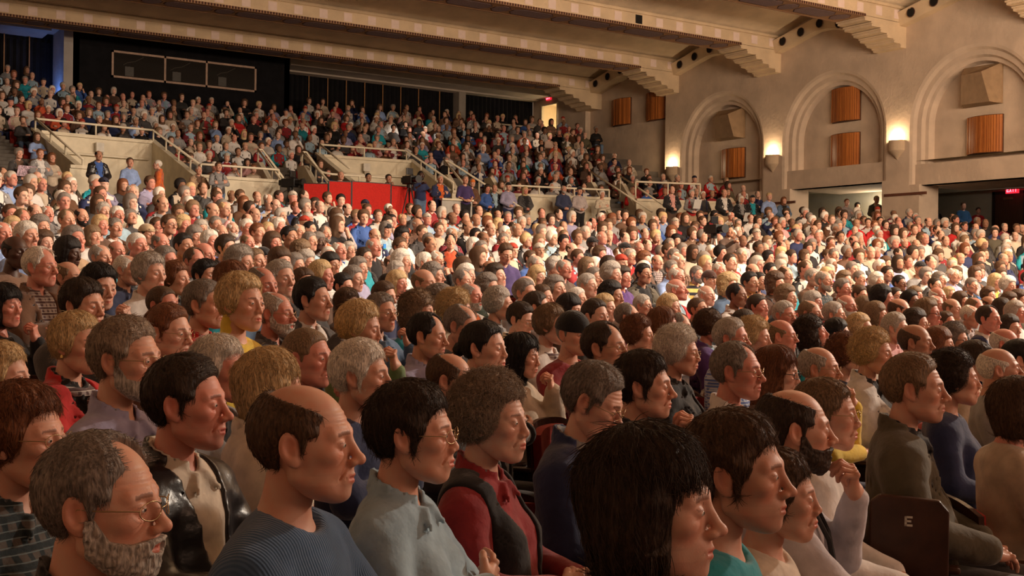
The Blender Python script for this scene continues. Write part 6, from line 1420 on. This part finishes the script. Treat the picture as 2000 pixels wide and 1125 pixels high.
9.95 6.79 1.33 1.08 -2.93 52 receding D vest nv in=wh,r|person in navy vest over a white shirt
13.33 9.51 1.47 0.96 3.30 34 bob B sweater br f|person in dark brown top, up and right of the yellow collar
11.83 8.25 1.40 1.04 -3.14 38 thin L sweater gy a,r|person in grey top, up and left of the navy vest
13.08 8.93 1.42 0.98 3.12 38 bald B sweater br t|person in dark brown top, directly behind the navy vest
14.49 9.89 1.53 0.96 3.03 32 puffy B sweater bk f|person in black top, directly behind the navy vest
12.69 8.48 1.39 1.01 -3.08 40 bob D sweater dg f,p-4|person in dark grey top, up and right of the navy vest
13.73 9.06 1.45 1.00 3.13 34 puffy B sweater rd2 f,g|person in dark red top with glasses, up and right of the navy vest
14.25 9.27 1.49 1.00 3.14 34 curly B sweater ol f|person in olive top, up and right of the navy vest
12.35 8.07 1.35 1.01 -3.01 42 puffy S shirt wh a|person in white shirt, up and right of the navy vest
9.30 6.99 1.38 1.11 -2.99 46 woman L sweater wh f,G|person in white top with dark-rimmed glasses, down and right of the olive jacket
8.84 6.76 1.29 1.04 -2.85 58 puffy D sweater dg f,g,a|person in dark grey top with glasses, directly behind the black suit jacket
10.59 7.73 1.26 0.96 -3.10 44 short B sweater br p-3,r|person in dark brown top, down and left of the yellow collar
8.30 6.56 1.27 1.03 -2.80 56 boy S shirt pk g,a|person in pink collared shirt
6.52 4.99 1.25 1.04 -2.74 74 bald B jacket bk t,a,chin_l|person in black suit jacket, clean-shaven bald head bowed
7.38 5.44 1.20 1.00 -2.70 58 bob R sweater br f,p-3|person in dark brown top, just right of the black suit jacket
8.15 5.86 1.20 0.99 -2.76 60 puffy G jacket bk f,G|person in black jacket with dark-rimmed glasses, up and left of the khaki hooded top
10.43 6.88 1.23 1.00 -3.06 52 puffy D sweater bk g,a|person in black top with glasses, down and right of the navy vest
7.95 5.28 1.20 1.01 -2.74 66 bald W shirt wh r|person in white shirt with flushed bald head
6.56 4.25 1.18 1.00 -2.54 74 receding K jacket gy -|person in grey jacket at the right edge
5.60 3.75 1.18 1.00 -2.51 78 bald W sweater gy p-5|person in grey top, down and right of the khaki hooded top
4.24 2.75 1.13 0.96 -2.10 110 bob B sweater bg f,lap|person in beige fleece bending forward at the right edge
"""
STANDING = """\
6.91 28.12 4.51 1.00 -2.98 20 fringe K jacket bk t,in=blue,front,leather|person standing in black leather jacket over blue shirt before the left recess
5.22 28.42 4.46 0.97 -2.94 20 puffy G jacket dg f,front,a|person standing at far left reading an open magazine
5.61 28.10 4.46 0.97 -2.95 19 tied R jacket gy f,folded,in=wh|person standing with arms folded in grey fleece at the far left
5.98 28.67 4.44 0.96 -2.96 18 long R sweater bg f,folded|person standing in beige top beside the left recess wall
7.86 28.96 4.48 0.98 -3.01 17 short B shirt lb2 front|person standing in light blue shirt holding a folded coat
8.55 29.05 4.48 0.98 1.20 17 crop W jacket or in=or2,stand|person walking in rust orange coat past the right recess wall
9.64 29.16 4.42 0.94 -3.06 16 thin S jacket tan folded,a|person standing in tan brown jacket at the low cream wall
10.04 28.83 4.51 1.00 -3.07 15 short B vest dg in=gy,folded|person standing arms folded in dark vest and grey sleeves
16.69 27.73 4.51 1.00 3.04 14 short G tee purple front|person standing in purple polo shirt
17.06 27.97 4.46 0.97 3.04 13 beanie orange sweater brn front,f|person standing in rust coat and orange knitted hat
18.19 28.96 4.43 0.95 3.01 14 woman D sweater blue f,front,p15|person standing in bright blue cardigan looking at a phone
18.42 28.93 4.44 0.96 3.00 14 bald L jacket bk stand|person standing in black jacket just right of the blue cardigan
18.79 28.75 4.51 1.00 2.99 14 cap bk shirt lv front|person standing in pale lavender shirt and dark cap
19.40 28.77 4.42 0.95 2.98 14 long Y jacket dg f,front|person standing in dark padded coat, long hair
16.08 28.06 4.51 1.00 3.06 14 crop S jacket nv folded,in=or|person standing in navy jacket with orange lining, arms folded
20.65 28.54 4.51 1.00 2.95 14 thin S shirt navysh front,b|person standing in navy blue shirt, right of the dark padded coat
21.17 28.44 4.49 0.99 2.93 14 cap bk shirt stripe front|person standing in grey striped shirt and black cap
21.91 28.28 4.41 0.94 2.91 14 woman W sweater cream f,folded|person standing in cream cardigan, arms folded
23.18 26.51 4.51 1.00 2.87 15 fringe L jacket bk in=pink,front|person standing in black jacket over pink shirt
24.11 26.67 4.46 0.97 2.85 14 woman S vest rd f,in=gy,front|person standing in red vest with grey sleeves holding white paper
25.18 27.33 4.51 1.00 2.83 14 short W vest nv in=dg,front,a|person standing in navy vest, right of the red vest
25.11 26.30 4.51 1.00 2.82 14 fringe L jacket bk in=wh,front,p10|person standing alone at the wall below the lowest wooden panel
26.45 26.93 4.41 0.94 2.79 13 bob W jacket bk f,front,in=gy|person standing in black cape with white paper
26.81 26.79 4.45 0.96 2.78 14 cap bk jacket bk in=te,front|person standing in black flat cap and black jacket
27.13 26.38 4.51 1.00 2.77 14 short Y shirt lb2 front|person standing in light blue shirt by the doorway pier
27.81 26.40 4.42 0.94 2.76 13 long R jacket denim f,front,in=bk|person standing in dark denim jacket left of the corridor opening
30.24 25.93 4.46 0.97 2.69 12 tied R shirt stripe f,folded|person standing in pale blouse, arms folded, in corridor opening
31.80 26.80 4.46 0.97 2.67 12 bob K sweater bk f,front|person standing in black top in corridor opening
30.55 24.98 4.51 1.00 2.68 14 cap tan jacket ol front,in=bg|person standing in olive coat and pale cap against the lit corridor wall
34.91 25.97 4.46 0.97 2.59 13 tied R jacket bk f,front,in=gy|person standing in black coat right of the banded pier
34.85 24.82 4.51 1.00 2.58 13 short B sweater blue2 front|person standing in blue shirt in the right-hand corridor
36.90 25.67 4.47 0.97 2.55 13 short B sweater rd folded|person standing in bright red sweater near the dark door
"""
TAKEN = []
def place_people():
    sp = seat_proto(); used = False
    for i, l in enumerate(PEOPLE.strip().split('\n')):
        a, lab = l.split('|'); t = a.split(); x, y, z, s, rot, h = map(float, t[:6]); o = [] if t[10] == '-' else t[10].split(',')
        p = person(x, y, z, s, rot, h, t[6], t[7], t[8], t[9], o, lab, 100 + i, 'seated audience')
        TAKEN.append((x, y))
        if h < 38: continue
        if 'marked E' in lab: c = seat_proto(True); sl = 'dark wooden aisle seat with a white letter E on its end panel'
        else:
            c = sp if not used else copy_tree(sp); used = True
            sl = 'wooden seat of the ' + lab
            if len(sl.split()) > 16: sl = 'dark wooden theatre seat with red padding, mostly hidden by its sitter'
        tag(c, sl, 'seat', 'theatre seats of the main floor'); c.scale = (s,) * 3; c.rotation_euler = (0, 0, rot); c.location = p.location
place_people()
def place_standing():
    for i, l in enumerate(STANDING.strip().split('\n')):
        a, lab = l.split('|'); t = a.split(); x, y, z, s, rot, h = map(float, t[:6])
        person(x, y, z, s, rot, h, t[6], t[7], t[8], t[9], t[10].split(','), lab, 700 + i, 'people standing in the cross aisle and lobby'); TAKEN.append((x, y))
place_standing()
# ---------------------------------------------------------------- red screens, cameras, papers
REDF = plain('red_felt', (.52, .022, .016), .9, scale=60, var=.2)
def screens():
    pts = [(12.12, 28.29), (12.70, 28.0), (13.31, 27.9), (14.49, 27.95), (15.9, 28.15)]; tops = [4.12, 4.22, 4.27, 4.26, 4.2]
    names = ['narrow red screen at the left end of the press box', 'second red screen of the press box, left of the wide ones', 'wide red screen in the middle of the press box', 'red screen of the press box beside the black gap']
    for i in range(4):
        (x0, y0), (x1, y1) = pts[i], pts[i + 1]; L = math.hypot(x1 - x0, y1 - y0) - .02; a = math.atan2(y1 - y0, x1 - x0); z = 2.93; h = (tops[i] + tops[i + 1]) / 2 - z
        o = empty('red_screen', (x0, y0, z), a, names[i], 'screen', 'red fabric screens of the press box')
        PB().box((.01, -.02, .03), (L, .02, h)).build('fabric', REDF, o)
        b = PB(); b.box((-.008, -.025, 0), (.012, .025, h + .01)); b.box((L - .005, -.025, 0), (L + .012, .025, h + .01)); b.box((0, -.026, h - .0), (L, .026, h + .02)); b.build('frame', plain('screen_frame', (.03, .02, .02), .5), o)
screens()
BLK = plain('camera_black', (.016, .015, .015), .4, scale=30, var=.3); STL = plain('tripod_steel', (.45, .42, .38), .35, .9)
def video_camera(loc, rz, s, label, leglen, legm):
    o = empty('video_camera', loc, rz, label, 'camera', 'video cameras on tripods')
    o.scale = (s,) * 3
    PB().box((-.13, -.28, .0), (.13, .26, .28)).box((-.10, -.40, .06), (.10, -.28, .24)).build('body', BLK, o, bev=.02)
    PB().cyl((0, .26, .14), .095, .20, 'y', 20).cyl((0, .46, .14), .12, .10, 'y', 20, .135).build('lens', BLK, o, smooth=False)
    PB().box((.02, .18, .30), (.28, .24, .52)).build('viewfinder', plain('viewfinder_black', (.01, .01, .012), .2), o, bev=.01)
    PB().box((-.24, -.05, .12), (-.12, .12, .26)).build('control_unit', BLK, o, bev=.01)
    PB().tube([(0, -.25, .28), (0, -.2, .40), (0, .15, .40), (0, .2, .28)], .018).build('carrying_handle', BLK, o)
    b = PB(); b.cyl((0, 0, -.14), .10, .14, n=16); b.tube([(0, -.05, -.06), (-.12, -.5, -.22)], .012); b.build('pan_head', BLK, o)
    for k in range(3):
        t = math.radians(90 + 120 * k + 25); e = (.42 * math.cos(t), .42 * math.sin(t), -.14 - leglen)
        PB().tube([(.05 * math.cos(t), .05 * math.sin(t), -.12), e], .022).tube([(.08 * math.cos(t + .5), .08 * math.sin(t + .5), -.12), tuple(np.array(e) * (.6, .6, .6))], .012).build('tripod_leg', legm, o)
def face(x, y): return math.atan2(-(TX - x), TY - y)
zf = floor_z(math.hypot(15.6 - TX, 16.55 - TY))
video_camera((15.35, 16.35, zf + 1.40), face(15.35, 16.35), .62, 'large black video camera on a steel tripod in the middle of the crowd', 1.98, STL)
video_camera((14.95, 27.75, 2.93 + 1.36), face(15, 27.75) + .15, .78, 'black video camera on a tripod in front of the red screens', 1.50, BLK)
video_camera((12.0, 28.9, 2.93 + 1.18), face(12, 28.9) + .5, .8, 'black video camera beside the low cream wall and stair', 1.2, BLK)
person(15.42, 27.98, 4.56, 1.0, face(15.4, 28) + .1, 16, 'crop', 'K', 'tee', 'nv', ['d', 'operate', 'b'], 'person standing in navy t-shirt and headset operating the camera by the red screens', 901); TAKEN.append((15.42, 27.98))
_x = 15.85; _y = 16.45
person(_x, _y, zf + 1.47, .92, face(_x, _y), 22, 'crop', 'D', 'shirt', 'brown2', ['t', 'operate', 'm'], 'person in dark brown shirt operating the large camera amid the crowd', 902); TAKEN.append((_x, _y)); TAKEN.append((15.35, 16.35)); TAKEN.append((15.1, 15.7))
# headset of the operator
def headset():
    o = empty('headset', (15.42, 27.98, 4.56), face(15.4, 28), 'black headset worn by the operator in the navy t-shirt', 'headset')
    PB().tube([(.088 * math.sin(t), -.01, .12 * math.cos(t) + .01) for t in np.linspace(-1.5, 1.5, 14)], .010).build('headband', BLK, o)
    for s in (-1, 1): PB().cyl((s * .075, -.01, 0), .035, s * .03, 'x', 14).build('ear_cup', BLK, o)
headset()
# a narrow sign board with reversed lettering at the right end of the press box
def board():
    o = empty('sign_board', (15.95, 27.75, 2.93), math.atan2(-.1, 1) * .4, 'grey board with black letters below the dark navy jacket', 'board')
    PB().box((0, -.02, .55), (.95, .02, .98)).build('panel', plain('board_grey', (.42, .40, .36), .7), o); PB().box((-.02, -.08, .98), (.97, .08, 1.03)).build('ledge', CREAM, o)
    for s in (.05, .90): PB().box((s - .02, -.02, 0), (s + .02, .02, .55)).build('leg', IRON, o)
    b = PB(); x = .52
    for k in range(4):
        w = .05; b.box((x, -.026, .74), (x + w, -.021, .76)); b.box((x + (0 if k % 2 else w - .014), -.026, .66), (x + (.014 if k % 2 else w), -.021, .76)); b.box((x, -.026, .66), (x + w, -.021, .68)); x += .085
    b.build('lettering', BLK, o)
board()
# papers and programmes people hold
PAP = plain('paper_white', (.72, .70, .66), .8, var=.04)
def paper(loc, rz, w, h, label, m=PAP, tilt=1.0, fold=False):
    o = empty('paper', loc, rz, label, 'paper'); c, s = math.cos(tilt), math.sin(tilt)
    b = PB()
    for sx in ((-1, 0), (0, 1)) if fold else ((-1, 1),):
        x0, x1 = sx[0] * w / 2, sx[1] * w / 2; dz = (.03 if fold else 0)
        b.prism([(x0, 0 + dz * abs(sx[0]), 0), (x1, dz * abs(sx[1]), 0), (x1, h * c + dz * abs(sx[1]), h * s), (x0, h * c + dz * abs(sx[0]), h * s)], (0, .003, .001))
    b.build('sheet', m, o)
def front_of(x, y, d, side=0):
    a = face(x, y); return x - math.sin(a) * d + math.cos(a) * side, y + math.cos(a) * d + math.sin(a) * side
for (px, py, z, lab, w, h, m) in ((5.22, 28.42, 3.92, 'open pinkish magazine held by the person at the far left aisle', .42, .26, plain('magazine_print', (.50, .36, .42), .5, scale=30, var=.5)),
        (24.11, 26.67, 3.98, 'white paper held by the person in the red vest', .24, .30, PAP), (26.45, 26.93, 3.70, 'white paper held by the person in the black cape', .18, .30, PAP), (9.64, 29.16, 3.55, 'white paper hanging from the hands of the tan brown jacket', .26, .20, PAP)):
    x, y = front_of(px, py, .34); paper((x, y, z), face(px, py), w, h, lab, m, 1.1, 'magazine' in lab)
# wristwatch of the sweater in yellow, camera strap of the striped shirt

# raised floor of the press box and the people sitting behind the screens
b = PB(); b.prism([pol(38.55, -.1, 2.93), pol(39.85, -.1, 2.93), pol(39.85, 4.9, 2.93), pol(38.55, 4.9, 2.93)], (0, 0, .38)); struct(b, 'floor_press_box', plain('platform_carpet', (.05, .04, .04), .9))
for i, (a, hr, hc, tp, tc, o, lab) in enumerate(((.75, 'bald', 'L', 'shirt', 'pink', [], 'person seated behind the left red screens in pale pink shirt'), (1.95, 'crop', 'K', 'sweater', 'dg', ['t'], 'person in dark grey top seated behind the wide red screen'),
        (2.85, 'short', 'D', 'jacket', 'bk', ['chin_l'], 'person in black jacket with hand to face seated behind the wide red screen'), (3.95, 'boy', 'S', 'sweater', 'rd2', ['a'], 'person in maroon striped sweater seated behind the screens, left of the cameraman'))):
    x, y, _ = pol(39.0, a); person(x, y, 3.31 + 1.205 * 1.0, 1.0, face(x, y), 15, hr, hc, tp, tc, o, lab, 950 + i, 'people seated in the press box'); TAKEN.append((x, y))
    c = seat_proto(); tag(c, 'seat of the press box under the ' + lab.split('person ')[1].split(' seated')[0].replace('seated behind the left red screens ', '') + ' sitter', 'seat', 'press box seats'); c.location = (x, y, 3.31); c.rotation_euler = (0, 0, face(x, y))
# ---------------------------------------------------------------- the rest of the crowd: one object
def crowd():
    rs = np.random.RandomState(5)
    taken = np.array(TAKEN); seats = []
    Fw = np.array([math.sin(HEAD_), math.cos(HEAD_)]); Rt = np.array([math.cos(HEAD_), -math.sin(HEAD_)])
    def try_add(r, a, up):
        x, y, _ = pol(r, a)
        if x > WX - .55 or x < -2.4: return
        d = x * Fw[0] + y * Fw[1]; l = x * Rt[0] + y * Rt[1]
        if d < (13.5 if not up else 5) or abs(l) > d * .475 + 1.0: return
        x += rs.uniform(-.05, .05); y += rs.uniform(-.07, .07)
        f = np.array([TX - x, TY - y]); f /= np.hypot(*f); v = taken - (x, y); al = v @ f; sd = v[:, 0] * f[1] - v[:, 1] * f[0]
        if ((al / .66) ** 2 + (sd / .46) ** 2).min() < 1: return
        if rs.rand() < (.03 if not up else .05): return
        seats.append((x, y, r, f))
    r = 16.2
    while r < 37.3:
        da = math.degrees(.545 / r); a = -60 + rs.rand() * da
        while a < 60:
            if r < np.interp(a, [-12, -6, -4, 5, 8, 14, 18, 24], [33.2, 32.6, 32.0, 31.8, 32.6, 33.4, 34.6, 36.6]): try_add(r, a, False)
            a += da
        r += .95
    r = 40.65; k = 0
    while r < 52:
        da = math.degrees(.56 / r); a = -22 + rs.rand() * da
        while a < 34:
            x, y, _ = pol(r, a); bad = False
            if r < 43.9 and any(p - .5 < a < q + .5 for p, q in VOM): bad = True
            if any(p < a < q for p, q in STAIRS[:3]) and r < 43: bad = True
            if STAIRS[3][0] < a < STAIRS[3][1] and r < 47: bad = True
            if y > (40.3 if 8 < x < 17.3 else 41.6) or (x > 25 and y > 39.3): bad = True
            if x > 26.7 and y < 36.5 and y > 30.5: bad = True
            if not bad: try_add(r, a, True)
            a += da
        r += .9
    for x, y in ((26.2, 40.6), (26.9, 40.7), (27.6, 40.5), (28.3, 40.8)): seats.append((x, y, -7.32 + 0, np.array([(TX - x), TY - y]) / math.hypot(TX - x, TY - y)))
    # low templates: skin, hair, clothes as one surface each
    T = []; hk = ['short', 'receding', 'fringe', 'bald', 'woman', 'bob', 'puffy', 'long', 'thin', 'boy', 'puffy', 'short', 'thin', 'woman', 'curly', 'cap']
    for lod, (hr, br) in enumerate(((.0145, .046), (.020, .060))):
        hd = [surf(lambda p: head_sdf(p, f_, .6, 0), (-.11, -.14, -.14), (.11, .14, .14), hr) for f_ in (0., 1.)]
        bd = {}
        for pose in ('lap', 'clasp', 'crossed', 'chin_l', 'chin_r'):
            for f_ in (0, 1):
                bd[pose, f_] = (mk_top('sweater' if f_ else 'jacket', pose, .84 if f_ else .95, f_, br * .8, .5), mk_trousers(pose, 1, br * 1.3), surf(lambda p: u_(s_cap(p, POSES[pose][1][1], np.asarray(POSES[pose][1][1]) + .11 * np.asarray(POSES[pose][1][2]), .034), u_(s_cap(p, POSES[pose][2][1], np.asarray(POSES[pose][2][1]) + .11 * np.asarray(POSES[pose][2][2]), .034), neck(p, 0, headpos('lap', 0)), .01), .01), (-.3, -.2, .5), (.3, .6, 1.2), br * .62), mk_top('inner', pose, .80 if f_ else .90, f_, br * .9, .4) if not f_ else None)
        for i in range(44):
            kind = hk[i % 16]; f_ = 1 if kind in ('woman', 'bob', 'long', 'curly') or (kind == 'puffy' and i % 2) else 0
            pose = ['lap', 'clasp', 'crossed', 'lap', 'chin_l', 'chin_r', 'lap'][i % 7]; c = headpos('lap', 0)
            ya = rs.uniform(-.3, .3); M = rotm('z', ya)
            hv, hq = hd[f_]; vs = [hv @ M.T + c]; qs = [hq]; ids = [np.zeros(len(hv))]
            gz = (np.abs(hv[:, 2] - .004) < .012) & (hv[:, 1] > .06) & (np.abs(hv[:, 0]) > .012) & (np.abs(hv[:, 0]) < .05)
            ids[0][gz] = 5
            mo = (np.abs(hv[:, 2] + .066) < .008) & (hv[:, 1] > .07) & (np.abs(hv[:, 0]) < .026); ids[0][mo] = 6
            n = len(hv)
            def ad(v, q, idn):
                nonlocal n
                vs.append(v); qs.append(q + n); ids.append(np.full(len(v), idn)); n += len(v)
            v, q = mk_cap(hr * 1.1) if kind == 'cap' else mk_hair(hr * 1.1, kind, i); ad(v @ M.T + c, q, 1)
            tp, tr, ha, inn = bd[pose, f_]; ad(tp[0], tp[1], 2); ad(tr[0], tr[1], 3); ad(ha[0], ha[1], 0)
            if inn: ad(inn[0], inn[1], 4)
            T.append((lod, f_, kind, np.concatenate(vs), np.concatenate(qs), np.concatenate(ids).astype(int)))
    hcol = ['S', 'W', 'G', 'G', 'S', 'B', 'D', 'B', 'L', 'K', 'R', 'W', 'Y', 'S', 'B', 'D']
    ccol = ['bk', 'dg', 'wh', 'gy', 'nv', 'br', 'rd2', 'wh', 'bk', 'dg', 'bg', 'br2', 'nv', 'te', 'rd', 'lv', 'ol', 'blue', 'dg', 'pk', 'brown2', 'bk', 'cream', 'ma', 'dg', 'nv', 'lb2', 'or2', 'brn', 'brn2', 'dg', 'nv', 'bk', 'gy', 'bk', 'br', 'ol2', 'dg', 'wh', 'bk']
    sk = ['fair', 'pale', 'fair', 'red', 'fair', 'pale', 'tan', 'fair', 'red', 'brown']
    VV = []; QQ = []; CC = []; n = 0
    for x, y, r, f in seats:
        d = math.hypot(x, y); z = floor_z(r) if r > 0 else 7.32
        if r > 40: z = floor_z(40 + .9 * math.floor((r - 40) / .9) + .45)
        lod = 0 if d < 21 else 1; c = [t for t in T if t[0] == lod]; t = c[rs.randint(len(c))]
        a = math.atan2(-f[0], f[1]) + rs.uniform(-.22, .22); s = rs.uniform(.94, 1.05)
        M = rotm('z', a) * s; V = t[3] @ M.T + (x, y, z - .45 * (s - 1) * 0)
        S_ = np.array(SKINS[sk[rs.randint(len(sk))]]) * rs.uniform(.92, 1.05); hk_ = hcol[rs.randint(16)]
        if t[2] in ('long', 'curly', 'boy') and hk_ in 'SW': hk_ = 'B'
        H_ = np.array(HAIRS[hk_]) if t[2] != 'cap' else np.array([(.5, .45, .38), (.03, .03, .05), (.4, .05, .03)][rs.randint(3)])
        C_ = np.array(CL[ccol[rs.randint(len(ccol))]]) * rs.uniform(.8, 1.2); P_ = np.array(CL[['nv', 'bk', 'dg', 'denim', 'tan'][rs.randint(5)]]); I_ = np.array(CL[['wh', 'wh', 'lb', 'gy', 'rd2', 'bg'][rs.randint(6)]])
        if rs.rand() < .25: I_ = C_
        pal = np.stack([S_, H_, C_, P_, I_, S_ * .42, S_ * (.85, .5, .5)]).clip(0, 1)
        VV.append(V); QQ.append(t[4] + n); CC.append(pal[t[5]]); n += len(V)
    V = np.concatenate(VV); C = np.concatenate([np.concatenate(CC), np.ones((len(V), 1))], 1)
    m, t, b = base_mat('crowd_skin_hair_cloth', .7, .25); at = nd(t, 'ShaderNodeAttribute'); at.attribute_name = 'tone'; t.links.new(at.outputs['Color'], b.inputs['Base Color'])
    me = mesh_np('seated_crowd', V, np.concatenate(QQ), [m], None, C); o = bpy.data.objects.new('seated_crowd', me); link(o)
    tag(o, 'the many smaller seated people filling the rear floor and the upper tier', 'crowd', None, 'stuff')
    print('crowd', len(seats), 'verts', len(V))
    # their seats
    b = PB(); rr = np.array([[-.25, -.23, .40], [.25, -.23, .40], [.25, -.27, .84], [-.25, -.27, .84], [-.25, -.20, .40], [.25, -.20, .40], [.25, -.24, .84], [-.25, -.24, .84], [-.25, -.2, .38], [.25, -.2, .38], [.25, .24, .38], [-.25, .24, .38], [-.25, -.2, .45], [.25, -.2, .45], [.25, .24, .45], [-.25, .24, .45], [-.03, -.15, 0], [.03, -.15, 0], [.03, .1, 0], [-.03, .1, 0], [-.03, -.15, .38], [.03, -.15, .38], [.03, .1, .38], [-.03, .1, .38]])
    q8 = np.array([[0, 3, 2, 1], [4, 5, 6, 7], [0, 1, 5, 4], [1, 2, 6, 5], [2, 3, 7, 6], [3, 0, 4, 7]]); q = np.concatenate([q8, q8 + 8, q8 + 16])
    VV = []; QQ = []; n = 0
    for x, y, r, f in seats:
        z = floor_z(r) if r > 0 else 7.32
        if r > 40: z = floor_z(40 + .9 * math.floor((r - 40) / .9) + .45)
        VV.append(rr @ rotm('z', math.atan2(-f[0], f[1])).T + (x, y, z)); QQ.append(q + n); n += len(rr)
    o = bpy.data.objects.new('theatre_seats', mesh_np('theatre_seats', np.concatenate(VV), np.concatenate(QQ), [SEATR], smooth=False)); link(o)
    tag(o, 'rows of red theatre seats under the smaller seated people', 'seats', None, 'stuff')
crowd()
